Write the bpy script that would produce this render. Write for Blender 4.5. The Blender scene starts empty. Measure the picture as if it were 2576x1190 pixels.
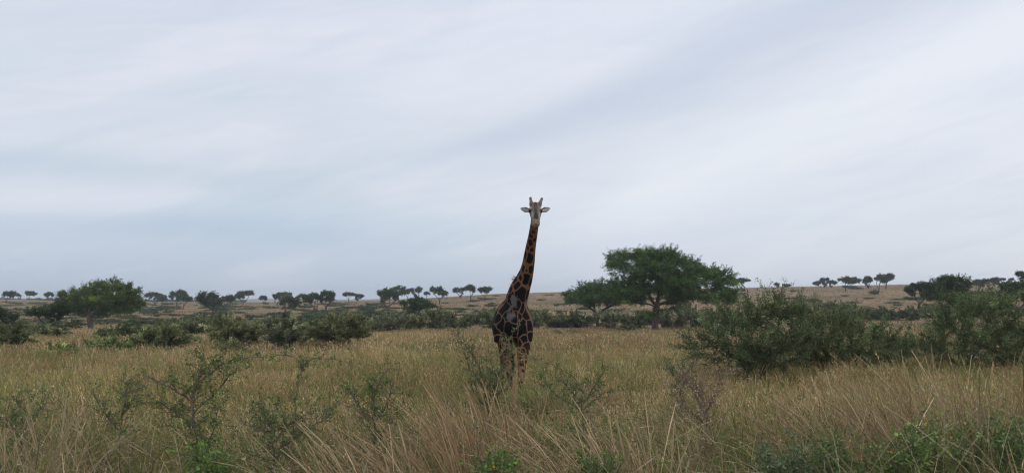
import bpy, math, random
import numpy as np
from mathutils import Vector
R = np.random.RandomState
C = bpy.context.scene.collection
sc = bpy.context.scene

# ------------------------------------------------------------------ camera model
F, CX, CY, HZ, CAMH = 1910.0, 1288.0, 595.0, 755.0, 2.6
TH = math.atan((HZ-CY)/F)
cam = bpy.data.cameras.new('camera'); camo = bpy.data.objects.new('camera', cam); C.objects.link(camo)
camo.location = (0, 0, CAMH); camo.rotation_euler = (math.pi/2+TH, 0, 0)
cam.sensor_width = 36; cam.lens = 36*F/2576; cam.clip_end = 12000; cam.clip_start = .1
sc.camera = camo

def P(px, py, Y):
    """world point seen at photo position px,py (2576 wide) at depth Y"""
    x = (px-CX)/F; u = -(py-CY)/F
    d = np.array([x, math.cos(TH)-u*math.sin(TH), math.sin(TH)+u*math.cos(TH)])
    return d*(Y/d[1])+np.array([0, 0, CAMH])
def X_at(px, Y): return (px-CX)/F*Y*math.cos(TH)

# ------------------------------------------------------------------ terrain
RX = [-600, 0, 140, 380, 650, 850, 940, 1010, 1100, 1160, 1240, 1450, 1560, 1900, 2260, 2576, 3100]
RY = [748, 752, 756, 759, 760, 757, 755, 752, 748, 744, 739.5, 733, 728, 723.5, 716, 708, 700]
def vnoise(x, y, seed=0):
    """smooth value noise -1..1"""
    xi = np.floor(x).astype(np.int64); yi = np.floor(y).astype(np.int64)
    fx = x-xi; fy = y-yi; fx = fx*fx*(3-2*fx); fy = fy*fy*(3-2*fy)
    def h(a, b):
        n = (a*374761393 + b*668265263 + seed*1442695041) & 0xffffffff
        n = ((n ^ (n >> 13))*1274126177) & 0xffffffff
        return ((n ^ (n >> 16)) & 0xffff)/32767.5-1
    return (h(xi, yi)*(1-fx)+h(xi+1, yi)*fx)*(1-fy)+(h(xi, yi+1)*(1-fx)+h(xi+1, yi+1)*fx)*fy
Y0 = 80.0
def gz(X, Y):
    X = np.asarray(X, float); Y = np.asarray(Y, float)
    Ys = np.maximum(Y, 1.0)
    px = CX+F/math.cos(TH)*np.clip(X/Ys, -3, 3)
    ry = np.interp(px, RX, RY)
    Rd = np.interp(px, [0, 1288, 2576], [400, 370, 350])+10*vnoise(px/170, px*0, 5)
    y0 = 835.0
    z0 = CAMH-(y0-HZ)/F*Y0
    Ymid = np.clip(Y, Y0, Rd)
    u = (1/Y0-1/Ymid)/(1/Y0-1/Rd)
    ys = y0+(ry-y0)*u**1.6
    zmid = CAMH-(ys-HZ)/F*Ymid
    t = np.clip((Y-30)/(Y0-30), 0, 1); t = t*t*(3-2*t)
    z = np.where(Y < Y0, z0*t, zmid)
    z = np.where(Y > Rd, np.maximum(zmid-(Y-Rd)*0.03-((Y-Rd)/60)**2*.3, -12), z)
    w = np.clip((Y-5)/20, 0, 1)*np.clip((Rd-Y)/60, 0, 1)
    z = z+w*(.10*vnoise(X/7, Y/7, 1)+.04*vnoise(X/2.3, Y/2.3, 2))
    return z
def gz1(x, y): return float(gz(np.array([x]), np.array([y]))[0])
def hit(px, py):
    """depth at which the ground is seen at px,py"""
    Ys = np.concatenate([np.arange(4, 60, .25), np.arange(60, 345, 1.0)])
    p = P(px, py, 1.0)-np.array([0, 0, CAMH])
    w_ = p[2]*Ys+CAMH <= gz(p[0]*Ys, Ys)
    return float(Ys[w_.argmax()]) if w_.any() else 345.0

# ------------------------------------------------------------------ materials
def newmat(name):
    m = bpy.data.materials.new(name); m.use_nodes = True
    nt = m.node_tree
    for n in list(nt.nodes): nt.nodes.remove(n)
    return m, nt, nt.nodes, nt.links
def leafmat(name, trans=.3, rough=.75, gain=1.0, spec=.12):
    m, nt, N, L = newmat(name)
    out = N.new('ShaderNodeOutputMaterial'); at = N.new('ShaderNodeAttribute'); at.attribute_name = 'Col'
    hs = N.new('ShaderNodeHueSaturation'); hs.inputs['Value'].default_value = gain
    L.new(at.outputs['Color'], hs.inputs['Color'])
    pr = N.new('ShaderNodeBsdfPrincipled'); pr.inputs['Roughness'].default_value = rough
    pr.inputs['Specular IOR Level'].default_value = spec
    tr = N.new('ShaderNodeBsdfTranslucent'); mx = N.new('ShaderNodeMixShader'); mx.inputs[0].default_value = trans
    L.new(hs.outputs[0], pr.inputs['Base Color']); L.new(hs.outputs[0], tr.inputs['Color'])
    L.new(pr.outputs[0], mx.inputs[1]); L.new(tr.outputs[0], mx.inputs[2]); L.new(mx.outputs[0], out.inputs[0])
    return m
def barkmat(name, c1, c2, scale=6):
    m, nt, N, L = newmat(name)
    out = N.new('ShaderNodeOutputMaterial'); pr = N.new('ShaderNodeBsdfPrincipled'); pr.inputs['Roughness'].default_value = .9
    tc = N.new('ShaderNodeTexCoord'); mp = N.new('ShaderNodeMapping'); mp.inputs['Scale'].default_value = (1, 1, .18)
    no = N.new('ShaderNodeTexNoise'); no.inputs['Scale'].default_value = scale; no.inputs['Detail'].default_value = 6
    cr = N.new('ShaderNodeValToRGB'); cr.color_ramp.elements[0].position = .35; cr.color_ramp.elements[1].position = .68
    cr.color_ramp.elements[0].color = (*c1, 1); cr.color_ramp.elements[1].color = (*c2, 1)
    bp = N.new('ShaderNodeBump'); bp.inputs['Strength'].default_value = .8; bp.inputs['Distance'].default_value = .05
    L.new(tc.outputs['Object'], mp.inputs[0]); L.new(mp.outputs[0], no.inputs['Vector']); L.new(no.outputs['Fac'], cr.inputs[0])
    L.new(cr.outputs[0], pr.inputs['Base Color']); L.new(no.outputs['Fac'], bp.inputs['Height']); L.new(bp.outputs[0], pr.inputs['Normal'])
    L.new(pr.outputs[0], out.inputs[0])
    return m
def plainmat(name, col, rough=.6, spec=.5):
    m, nt, N, L = newmat(name)
    out = N.new('ShaderNodeOutputMaterial'); pr = N.new('ShaderNodeBsdfPrincipled')
    no = N.new('ShaderNodeTexNoise'); no.inputs['Scale'].default_value = 40; tc = N.new('ShaderNodeTexCoord')
    L.new(tc.outputs['Object'], no.inputs['Vector'])
    mx = N.new('ShaderNodeMix'); mx.data_type = 'RGBA'
    mx.inputs[6].default_value = (*[c*.8 for c in col], 1); mx.inputs[7].default_value = (*[min(1, c*1.2) for c in col], 1)
    L.new(no.outputs['Fac'], mx.inputs[0]); L.new(mx.outputs[2], pr.inputs['Base Color'])
    pr.inputs['Roughness'].default_value = rough; pr.inputs['Specular IOR Level'].default_value = spec
    L.new(pr.outputs[0], out.inputs[0]); return m
M_LEAF = leafmat('leaf', .3)
M_GRASS = leafmat('grass', .25, .8)
M_COAT = leafmat('coat', 0, .8, 1, .05)
M_BARK = barkmat('bark', (.035, .028, .022), (.12, .095, .075))
M_BARKP = barkmat('pale_bark', (.12, .095, .07), (.26, .21, .16))
M_TWIG = barkmat('twig', (.08, .065, .045), (.23, .185, .135), 20)
M_GREYTWIG = barkmat('grey_twig', (.16, .115, .075), (.34, .26, .18), 20)

def groundmat():
    m, nt, N, L = newmat('savanna_ground')
    out = N.new('ShaderNodeOutputMaterial'); pr = N.new('ShaderNodeBsdfPrincipled'); pr.inputs['Roughness'].default_value = .95
    pr.inputs['Specular IOR Level'].default_value = .1
    geo = N.new('ShaderNodeNewGeometry')
    def noise(s, d=5, sx=(1, 1, 1)):
        mp = N.new('ShaderNodeMapping'); mp.inputs['Scale'].default_value = sx
        n = N.new('ShaderNodeTexNoise'); n.inputs['Scale'].default_value = s; n.inputs['Detail'].default_value = d
        L.new(geo.outputs['Position'], mp.inputs[0]); L.new(mp.outputs[0], n.inputs['Vector']); return n
    def ramp(n, a, b, c0, c1):
        r = N.new('ShaderNodeValToRGB'); r.color_ramp.elements[0].position = a; r.color_ramp.elements[1].position = b
        r.color_ramp.elements[0].color = (*c0, 1); r.color_ramp.elements[1].color = (*c1, 1); L.new(n, r.inputs[0]); return r
    # tan grass tones of the slope
    n1 = noise(.05, 6); tan = ramp(n1.outputs['Fac'], .35, .65, (.235, .158, .092), (.34, .235, .142))
    n2 = noise(.9, 8); fine = ramp(n2.outputs['Fac'], .3, .7, (.62, .62, .62), (1.15, 1.12, 1.1))
    mul = N.new('ShaderNodeMix'); mul.data_type = 'RGBA'; mul.blend_type = 'MULTIPLY'; mul.inputs[0].default_value = 1
    L.new(tan.outputs[0], mul.inputs[6]); L.new(fine.outputs[0], mul.inputs[7])
    n3 = noise(.035, 8); gm = ramp(n3.outputs['Fac'], .52, .64, (0, 0, 0), (.75, .75, .75))
    gmix = N.new('ShaderNodeMix'); gmix.data_type = 'RGBA'; gmix.inputs[7].default_value = (.10, .105, .05, 1)
    L.new(gm.outputs[0], gmix.inputs[0]); L.new(mul.outputs[2], gmix.inputs[6])
    # near soil and thatch under the standing grass
    n4 = noise(3, 8); soil = ramp(n4.outputs['Fac'], .35, .7, (.045, .04, .02), (.13, .105, .06))
    sep = N.new('ShaderNodeSeparateXYZ'); L.new(geo.outputs['Position'], sep.inputs[0])
    mr = N.new('ShaderNodeMapRange'); mr.inputs['From Min'].default_value = 45; mr.inputs['From Max'].default_value = 110
    L.new(sep.outputs['Y'], mr.inputs['Value'])
    mx = N.new('ShaderNodeMix'); mx.data_type = 'RGBA'
    L.new(mr.outputs[0], mx.inputs[0]); L.new(soil.outputs[0], mx.inputs[6]); L.new(gmix.outputs[2], mx.inputs[7])
    L.new(mx.outputs[2], pr.inputs['Base Color'])
    bp = N.new('ShaderNodeBump'); bp.inputs['Strength'].default_value = .7; bp.inputs['Distance'].default_value = .3
    L.new(n2.outputs['Fac'], bp.inputs['Height']); L.new(bp.outputs[0], pr.inputs['Normal'])
    L.new(pr.outputs[0], out.inputs[0]); return m

# ------------------------------------------------------------------ geometry store
class Geo:
    def __init__(s): s.v = []; s.q = []; s.c = []; s.n = 0
    def add(s, v, q, c):
        v = np.asarray(v, np.float32).reshape(-1, 3); q = np.asarray(q, np.int64).reshape(-1, 4)
        c = np.asarray(c, np.float32)
        if c.ndim == 1: c = np.tile(c, (len(v), 1))
        s.v.append(v); s.q.append(q+s.n); s.c.append(c); s.n += len(v)
    def build(s, name, mat, parent=None, origin=(0, 0, 0), smooth=False):
        v = np.concatenate(s.v)-np.asarray(origin, np.float32); q = np.concatenate(s.q).astype(np.int32); c = np.concatenate(s.c)
        me = bpy.data.meshes.new(name)
        me.vertices.add(len(v)); me.vertices.foreach_set('co', v.ravel())
        me.loops.add(q.size); me.loops.foreach_set('vertex_index', q.ravel())
        me.polygons.add(len(q)); me.polygons.foreach_set('loop_start', np.arange(0, q.size, 4, dtype=np.int32))
        me.polygons.foreach_set('use_smooth', np.full(len(q), smooth))
        a = me.color_attributes.new('Col', 'FLOAT_COLOR', 'POINT')
        a.data.foreach_set('color', np.concatenate([c, np.ones((len(c), 1), np.float32)], 1).ravel())
        me.update(calc_edges=True)
        me.materials.append(mat)
        o = bpy.data.objects.new(name, me); C.objects.link(o)
        if parent: o.parent = parent
        else: o.location = origin
        return o
def tag(o, label=None, cat=None, group=None, kind=None):
    if label: o['label'] = label
    if cat: o['category'] = cat
    if group: o['group'] = group
    if kind: o['kind'] = kind
    return o
def empty(name, loc, label, cat, group=None):
    o = bpy.data.objects.new(name, None); C.objects.link(o); o.location = [float(a) for a in loc]; o.empty_display_size = .3
    return tag(o, label, cat, group)
def unit(a): return a/np.maximum(np.linalg.norm(a, axis=-1, keepdims=True), 1e-9)

def leaves(g, rs, cen, L, W, col, dirs=None, cvar=.2, flat=0.0):
    n = len(cen)
    d = rs.normal(size=(n, 3)); d[:, 2] *= (1-flat)
    d = unit(d)
    if dirs is not None: d = unit(d*.7+dirs)
    s = unit(np.cross(d, rs.normal(size=(n, 3))))
    l = (L*rs.uniform(.6, 1.3, n))[:, None]; w = (W*rs.uniform(.6, 1.3, n))[:, None]
    v = np.stack([cen, cen+d*l*.5+s*w*.5, cen+d*l, cen+d*l*.5-s*w*.5], 1)
    q = np.arange(4*n).reshape(n, 4)
    c = np.asarray(col, float); c = np.tile(c, (n, 1)) if c.ndim == 1 else c
    c = c*np.exp(rs.normal(size=(n, 1))*cvar)
    g.add(v, q, np.clip(np.repeat(c, 4, 0), 0, .9))

def segs(g, a, b, ra, rb, sides=5, col=(.1, .1, .1)):
    """separate tapered prisms from a to b"""
    n = len(a); d = unit(b-a)
    ref = np.where(np.abs(d[:, 2:3]) > .9, np.array([[1., 0, 0]]), np.array([[0, 0, 1.]]))
    s = unit(np.cross(d, ref)); t = np.cross(d, s)
    th = np.arange(sides)*2*math.pi/sides
    off = s[:, None]*np.cos(th)[None, :, None]+t[:, None]*np.sin(th)[None, :, None]
    va = a[:, None]+off*np.asarray(ra)[:, None, None]; vb = b[:, None]+off*np.asarray(rb)[:, None, None]
    v = np.concatenate([va, vb], 1)
    k = np.arange(sides); k2 = (k+1) % sides
    q = np.stack([k, k2, k2+sides, k+sides], 1)
    Q = (np.arange(n)*2*sides)[:, None, None]+q[None]
    g.add(v, Q, np.asarray(col))

def tube(g, pts, rad, sides=8, col=(.1, .1, .1), rough=0, rs=None, lat=None, rad2=None, cap=False):
    pts = np.asarray(pts, float); n = len(pts); rad = np.asarray(rad, float)
    d = unit(np.gradient(pts, axis=0))
    if lat is None:
        s = np.zeros((n, 3)); ref = np.array([1., 0, 0]) if abs(d[0][0]) < .8 else np.array([0, 1., 0])
        for i in range(n):
            s[i] = unit(ref-d[i]*np.dot(ref, d[i])); ref = s[i]
    else:
        s = unit(np.asarray(lat)[None]-d*(d@np.asarray(lat))[:, None])
    t = np.cross(d, s); r2 = rad if rad2 is None else np.asarray(rad2, float)
    th = np.arange(sides)*2*math.pi/sides
    off = s[:, None]*np.cos(th)[None, :, None]*rad[:, None, None]+t[:, None]*np.sin(th)[None, :, None]*r2[:, None, None]
    if rough and rs is not None: off = off*(1+rough*rs.normal(size=(1, sides, 1))+rough*.4*rs.normal(size=(n, sides, 1)))
    v = (pts[:, None]+off).reshape(-1, 3); q = []
    for i in range(n-1):
        for k in range(sides):
            k2 = (k+1) % sides; q.append((i*sides+k, i*sides+k2, (i+1)*sides+k2, (i+1)*sides+k))
    if cap:
        m = len(v); v = np.concatenate([v, pts[:1]-d[:1]*rad[0]*.3, pts[-1:]+d[-1:]*rad[-1]*.3])
        for k in range(0, sides, 2):
            q.append((m, (k+2) % sides, k+1, k)); b = (n-1)*sides; q.append((m+1, b+k, b+k+1, b+(k+2) % sides))
    g.add(v, q, np.asarray(col))

def resample(pts, n):
    pts = np.asarray(pts, float); d = np.r_[0, np.cumsum(np.linalg.norm(np.diff(pts, axis=0), axis=1))]
    # Catmull-like smoothing: sample linearly then smooth
    u = np.linspace(0, d[-1], n); o = np.stack([np.interp(u, d, pts[:, k]) for k in range(pts.shape[1])], 1)
    for _ in range(3):
        o[1:-1] = .25*o[:-2]+.5*o[1:-1]+.25*o[2:]
    return o

# ------------------------------------------------------------------ branching skeleton
def colonize(rs, nodes, parents, A, step, kill, jitter=.25, maxit=90, up=0.0):
    nodes = [np.array(p) for p in nodes]; par = list(parents)
    nd = np.array(nodes)
    D = np.linalg.norm(A[:, None]-nd[None], axis=2); near = D.argmin(1); dist = D.min(1)
    alive = np.ones(len(A), bool)
    alive &= dist > kill
    for it in range(maxit):
        if not alive.any(): break
        idx = np.unique(near[alive]); new = []; newp = []
        for i in idx:
            m = alive & (near == i)
            v = unit(A[m]-nodes[i]).sum(0)+rs.normal(size=3)*jitter+np.array([0, 0, up]); nv = np.linalg.norm(v)
            if nv < 1e-6: continue
            new.append(nodes[i]+v/nv*step); newp.append(i)
        if not new: break
        base = len(nodes); nodes += new; par += newp
        Dn = np.linalg.norm(A[:, None]-np.array(new)[None], axis=2); j = Dn.argmin(1); dm = Dn.min(1)
        b = dm < dist; near[b] = base+j[b]; dist[b] = dm[b]; alive &= dist > kill
    return np.array(nodes), np.array(par)
def pipe(nodes, par, rtip, e=2.3, rmax=None):
    n = len(nodes); w = np.zeros(n); kids = np.zeros(n, int)
    for i in range(n-1, 0, -1):
        if par[i] >= 0: kids[par[i]] += 1
    w[kids == 0] = rtip**e
    for i in range(n-1, -1, -1):
        if par[i] >= 0: w[par[i]] += w[i]
    r = w**(1/e)
    if rmax: r = np.where(r > rtip*2, rtip*2+(r-rtip*2)*(rmax-rtip*2)/max(r.max()-rtip*2, 1e-6), r)
    return r, kids == 0
def lobepts(rs, lobes, n, shell=.5):
    """lobes (cx,cy,cz,rx,ry,rz); points favour upper shell"""
    vol = np.array([l[3]*l[4]*l[5] for l in lobes]); k = rs.choice(len(lobes), n, p=vol/vol.sum())
    L = np.array(lobes)[k]; d = unit(rs.normal(size=(n, 3)))
    low = (d[:, 2] < -.3) & (rs.uniform(size=n) < .35); d[low, 2] *= -.6
    d = unit(d); r = rs.uniform(shell, 1, n)[:, None]
    return L[:, :3]+d*r*L[:, 3:]

def make_tree(name, rs, base, trunk, lobes, natt, step, leafn, leafL, leafW, col, rtrunk, label, cat, group, bark=M_BARK,
              spread=.35, shell=.45, rtip=None, droop=0.0, extra=None, jitter=.25, flat=.3, cvar=.18, clumpvar=.22, tiprad=None):
    """base: world point; trunk: list of local points (fork skeleton, single chain); lobes local"""
    root = empty(name, base, label, cat, group)
    nodes = []; par = []
    tp = resample(trunk, max(4, int(sum(np.linalg.norm(np.diff(np.array(trunk), axis=0), axis=1))/step)+1))
    for i, p in enumerate(tp): nodes.append(p); par.append(i-1)
    A = lobepts(rs, lobes, natt, shell)
    if extra:
        for ch in extra:
            ch = resample(ch, max(3, int(np.linalg.norm(np.diff(np.array(ch), axis=0), axis=1).sum()/step)+1))
            k = int(np.argmin(np.linalg.norm(np.array(nodes)-ch[0], axis=1))); prev = k
            for p in ch[1:]: nodes.append(p); par.append(prev); prev = len(nodes)-1
    nd, pr = colonize(rs, nodes, par, A, step, step*1.6, jitter)
    rt = rtip or step*.045
    r, tips = pipe(nd, pr, rt, 2.2, rtrunk)
    g = Geo(); i = np.arange(1, len(nd)); i = i[pr[i] >= 0]; i = i[i >= len(tp)]
    a, b = nd[pr[i]], nd[i]; segs(g, a, b, np.minimum(r[pr[i]], r[i]*1.25), r[i], 5)
    tr = r[:len(tp)].copy(); tr[0] *= 1.35; tr[1] *= 1.08
    tube(g, tp-np.array([[0, 0, .15]])*(np.arange(len(tp)) == 0)[:, None], tr, 9, rough=.07, rs=rs)
    # leaves on fine wood
    fine = np.where((r < rt*2.2) & (np.arange(len(nd)) >= len(tp)))[0]
    w = np.where(tips[fine], 1.6, 1.0); sc3 = max(leafL*3.2, .5); nf = vnoise(nd[:, 0]/sc3+nd[:, 1]/sc3*.7, nd[:, 2]/sc3*1.3+nd[:, 1]/sc3*.5, 17); w = w*np.exp((.5 if leafn > 30000 else 1.0)*nf[fine]); k = rs.choice(fine, leafn, p=w/w.sum())
    cl = np.exp(rs.normal(size=len(nd))*clumpvar*.8+.25*nf)
    off = rs.normal(size=(leafn, 3))*spread; off[:, 2] *= .55
    cen = nd[k]+off
    # sprays: leaves strung along twigs that point outward and up
    sw_ = unit(rs.normal(size=(len(nd), 3, 3))*.75+unit(nd-tp[-1])[:, None]*.8+np.array([0, 0, .35]))*spread*2.6*rs.uniform(.5, 1.5, (len(nd), 3, 1))
    on = rs.uniform(size=leafn) < .6; q3 = rs.randint(3, size=leafn); tt = rs.uniform(.1, 1.05, (leafn, 1))
    cen = np.where(on[:, None], nd[k]+sw_[k, q3]*tt+rs.normal(size=(leafn, 3))*spread*.14, cen); cen[:, 2] -= droop*np.abs(rs.normal(size=leafn))
    outd = unit(cen-np.array([tp[-1][0], tp[-1][1], tp[-1][2]-.5]))
    c = np.asarray(col)[None]*cl[k][:, None]
    yel = (rs.uniform(size=len(nd)) < .22)[k][:, None]; c = np.where(yel, c*np.array([[1.35, 1.2, .8]]), c)
    # keep foliage above ground
    cen[:, 2] = np.maximum(cen[:, 2], leafL)
    g2 = Geo(); leaves(g2, rs, cen, leafL, leafW, c, dirs=outd*.5, cvar=cvar, flat=flat)
    # fine twigs among leaves
    nt = len(fine); m = min(nt, 2500); kk = rs.choice(fine, m, replace=False)
    e = nd[kk]+unit(rs.normal(size=(m, 3))*.6+unit(nd[kk]-tp[-1]))*spread*1.9
    segs(g, nd[kk], e, np.full(m, rt*.8), np.full(m, rt*.4), 3); g.build('trunk', bark, root, smooth=True)
    g2.build('crown', M_LEAF, root)
    return root

def copytree(root, loc, s, rz, label, group):
    r = root.copy(); C.objects.link(r); r.location = [float(a) for a in loc]; r.scale = s; r.rotation_euler = (0, 0, rz)
    r['label'] = label; r['group'] = group
    for ch in list(root.children):
        c = ch.copy(); C.objects.link(c); c.parent = r
    return r

# ================================================================== SETTING
def build_ground():
    Ys = np.concatenate([np.linspace(-60, 0, 12), np.linspace(1, 40, 110), 40*np.exp(np.linspace(0.02, math.log(2650/40), 210))])
    t = np.linspace(-1, 1, 301); Xs = np.sinh(t*5.6)/math.sinh(5.6)*2650
    XX, YY = np.meshgrid(Xs, Ys); Z = gz(XX, YY)
    v = np.stack([XX, YY, Z], 2).reshape(-1, 3); nx = len(Xs); ny = len(Ys)
    i, j = np.meshgrid(np.arange(ny-1), np.arange(nx-1), indexing='ij'); a = (i*nx+j).ravel()
    q = np.stack([a, a+1, a+nx+1, a+nx], 1)
    g = Geo(); g.add(v, q, (.2, .2, .1)); o = g.build('ground', groundmat(), smooth=True); tag(o, kind='structure')
build_ground()

def build_hills():
    rs = R(4); m = plainmat('hill', (.07, .085, .05), .95, .05)
    n = 120; px = np.linspace(380, 1300, n); Y = 2350
    g = Geo(); rows = []
    top = 753.5-2.6*np.exp(-((px-690)/90)**2)-1.6*np.exp(-((px-960)/80)**2)+.5*vnoise(px/25, px*0, 3)+4*np.clip((px-1100)/100, 0, 2)+4*np.clip((450-px)/60, 0, 2)
    for f, dY in ((0, 0), (.4, 60), (.8, 120), (1, 170), (.7, 230), (0, 290)):
        x = (px-CX)/F*(Y+dY); zt = CAMH-(top-HZ)/F*Y
        rows.append(np.stack([x, np.full(n, Y+dY), -12.5+(zt+12.5)*f], 1))
    v = np.concatenate(rows); q = []
    for r in range(5):
        for k in range(n-1): a = r*n+k; q.append((a, a+1, a+n+1, a+n))
    g.add(v, q, (.1, .1, .1)); o = g.build('distant_hills', m, smooth=True); tag(o, kind='structure')
build_hills()

# haze
bpy.ops.mesh.primitive_cube_add(size=1, location=(0, 1290, 12)); hz = bpy.context.object; hz.name = 'haze'; hz.data.name = 'haze'
hz.scale = (5330, 2740, 56)
hm = bpy.data.materials.new('haze'); hm.use_nodes = True; nt = hm.node_tree
for n_ in list(nt.nodes): nt.nodes.remove(n_)
o_ = nt.nodes.new('ShaderNodeOutputMaterial'); pv = nt.nodes.new('ShaderNodeVolumePrincipled')
pv.inputs['Color'].default_value = (.80, .90, 1, 1); pv.inputs['Density'].default_value = .00036; pv.inputs['Anisotropy'].default_value = 0
nt.links.new(pv.outputs[0], o_.inputs['Volume']); hz.data.materials.append(hm); tag(hz, kind='stuff')

# ------------------------------------------------------------------ world
SUN_EL, SUN_AZ = math.radians(48), math.radians(115)   # azimuth clockwise from +Y
w = bpy.data.worlds.new('World'); sc.world = w; w.use_nodes = True; nt = w.node_tree; N = nt.nodes; L = nt.links
for n_ in list(N): N.remove(n_)
wo = N.new('ShaderNodeOutputWorld'); sky = N.new('ShaderNodeTexSky'); sky.sky_type = 'NISHITA'; sky.sun_disc = False
sky.sun_elevation = SUN_EL; sky.sun_rotation = SUN_AZ; sky.dust_density = 2
b1 = N.new('ShaderNodeBackground'); b1.inputs[1].default_value = .1; L.new(sky.outputs[0], b1.inputs[0])
tc = N.new('ShaderNodeTexCoord'); sp = N.new('ShaderNodeSeparateXYZ'); L.new(tc.outputs['Generated'], sp.inputs[0])
def mth(op, a, b=None, c=None, clamp=False):
    n = N.new('ShaderNodeMath'); n.operation = op; n.use_clamp = clamp
    for k, x in enumerate((a, b, c)):
        if x is None: continue
        if isinstance(x, (int, float)): n.inputs[k].default_value = x
        else: L.new(x, n.inputs[k])
    return n.outputs[0]
az = mth('ARCTAN2', sp.outputs['X'], sp.outputs['Y']); el = mth('ARCSINE', sp.outputs['Z'])
def wnoise(sx, sy, rot, scale, detail, off=0, dist=0.0):
    cx = N.new('ShaderNodeCombineXYZ'); L.new(az, cx.inputs[0]); L.new(el, cx.inputs[1]); cx.inputs[2].default_value = off
    mp = N.new('ShaderNodeMapping'); mp.vector_type = 'TEXTURE'; mp.inputs['Rotation'].default_value = (0, 0, rot)
    mp.inputs['Scale'].default_value = (1/sx, 1/sy, 1); L.new(cx.outputs[0], mp.inputs[0])
    n = N.new('ShaderNodeTexNoise'); n.inputs['Scale'].default_value = scale; n.inputs['Detail'].default_value = detail
    n.inputs['Roughness'].default_value = .45; n.inputs['Distortion'].default_value = dist
    L.new(mp.outputs[0], n.inputs['Vector']); return n.outputs['Fac']
nA = wnoise(1.0, 4.5, .25, 2.3, 4, 0, .3)
nB = wnoise(1.0, 9.0, .05, 2.2, 3, 3.1, .2)
nC = wnoise(1.0, 1.8, .5, 1.6, 3, 7.7)
nW = wnoise(1.0, 1.5, 0, 4.0, 3, 1.3)
wv = mth('MULTIPLY', mth('SUBTRACT', nW, .5), .07)
def band(a0, e0, a1, e1, wid, alo, ahi, grow=0.0):
    """soft band along a line in azimuth/elevation"""
    sl = (e1-e0)/(a1-a0)
    line = mth('ADD', mth('MULTIPLY', mth('SUBTRACT', az, a0), sl), e0)
    wd_ = mth('ADD', mth('MULTIPLY', mth('MAXIMUM', mth('SUBTRACT', az, a0), 0.0), grow), wid)
    d = mth('DIVIDE', mth('ADD', mth('SUBTRACT', el, line), mth('MULTIPLY', wv, .6)), wd_)
    gs = mth('EXPONENT', mth('MULTIPLY', mth('MULTIPLY', d, d), -1.0))
    e1_ = N.new('ShaderNodeMapRange'); e1_.interpolation_type = 'SMOOTHSTEP'; L.new(az, e1_.inputs['Value']); e1_.inputs['From Min'].default_value = alo-.12; e1_.inputs['From Max'].default_value = alo+.1
    e2_ = N.new('ShaderNodeMapRange'); e2_.interpolation_type = 'SMOOTHSTEP'; L.new(az, e2_.inputs['Value']); e2_.inputs['From Min'].default_value = ahi-.1; e2_.inputs['From Max'].default_value = ahi+.12
    return mth('MULTIPLY', gs, mth('SUBTRACT', e1_.outputs[0], e2_.outputs[0]))
def AZ(px): return math.atan((px-CX)/F)
def EL(py): return TH+math.atan((CY-py)/F)
r = N.new('ShaderNodeValToRGB'); cr = r.color_ramp
ELMAX = .5
for e_, c_ in ((0, (.46, .56, .72)), (.04, (.52, .605, .74)), (.10, (.57, .665, .775)), (.17, (.64, .705, .79)), (.26, (.68, .735, .82)), (.36, (.69, .735, .85)), (.5, (.70, .75, .86))):
    p_ = e_/ELMAX
    if p_ == 0: el0 = cr.elements[0]
    elif p_ == 1: el0 = cr.elements[-1]; el0.position = 1
    else: el0 = cr.elements.new(p_)
    el0.color = (*c_, 1)
L.new(mth('DIVIDE', el, ELMAX, None, True), r.inputs[0])
def mixc(fac, a, bcol):
    m = N.new('ShaderNodeMix'); m.data_type = 'RGBA'; L.new(fac, m.inputs[0]); L.new(a, m.inputs[6]); m.inputs[7].default_value = (*bcol, 1); return m.outputs[2]
def mr(v, a, b, lo=0.0, hi=1.0):
    n = N.new('ShaderNodeMapRange'); n.interpolation_type = 'SMOOTHSTEP'; L.new(v, n.inputs['Value'])
    for k, x in zip(('From Min', 'From Max', 'To Min', 'To Max'), (a, b, lo, hi)): n.inputs[k].default_value = x
    return n.outputs[0]
col = r.outputs[0]
col = mixc(mr(az, -.35, .65, 0, .62), col, (.84, .87, .92))                 # brighter towards the hidden sun on the right
col = mixc(mr(nC, .42, .68, 0, .45), col, (.79, .82, .92))
col = mixc(mr(nA, .42, .66, 0, .60), col, (.84, .84, .91))
nD = wnoise(1.0, 6.0, .22, 7.5, 9, 11.3, .9)
nE = wnoise(1.0, 3.0, .35, 16, 8, 5.3, 1.5)
col = mixc(mr(nD, .46, .75, 0, .13), col, (.86, .88, .95))
col = mixc(mr(nD, .54, .28, 0, .14), col, (.54, .62, .73))
col = mixc(mr(nE, .50, .78, 0, .05), col, (.90, .90, .95))
col = mixc(mr(nB, .52, .78, 0, .20), col, (.50, .61, .76))
col = mixc(mth('MULTIPLY', band(AZ(1050), EL(408), AZ(1900), EL(150), .012, AZ(1060), AZ(2700), .080), .52), col, (.53, .60, .74))
col = mixc(mth('MULTIPLY', band(AZ(1850), EL(420), AZ(2600), EL(200), .050, AZ(1500), AZ(3200)), .55), col, (.90, .92, .97))
col = mixc(mth('MULTIPLY', band(AZ(800), EL(260), AZ(1700), EL(30), .050, AZ(950), AZ(1750)), .45), col, (.81, .86, .94))
col = mixc(mth('MULTIPLY', band(AZ(0), EL(470), AZ(1000), EL(500), .022, -2, AZ(900)), .30), col, (.48, .57, .68))
col = mixc(mth('MULTIPLY', band(AZ(0), EL(600), AZ(1100), EL(600), .018, -2, AZ(1000)), .40), col, (.42, .53, .68))
b2 = N.new('ShaderNodeBackground'); b2.inputs[1].default_value = 1.07; L.new(col, b2.inputs[0])
ms = N.new('ShaderNodeMixShader'); ms.inputs[0].default_value = .88
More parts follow.
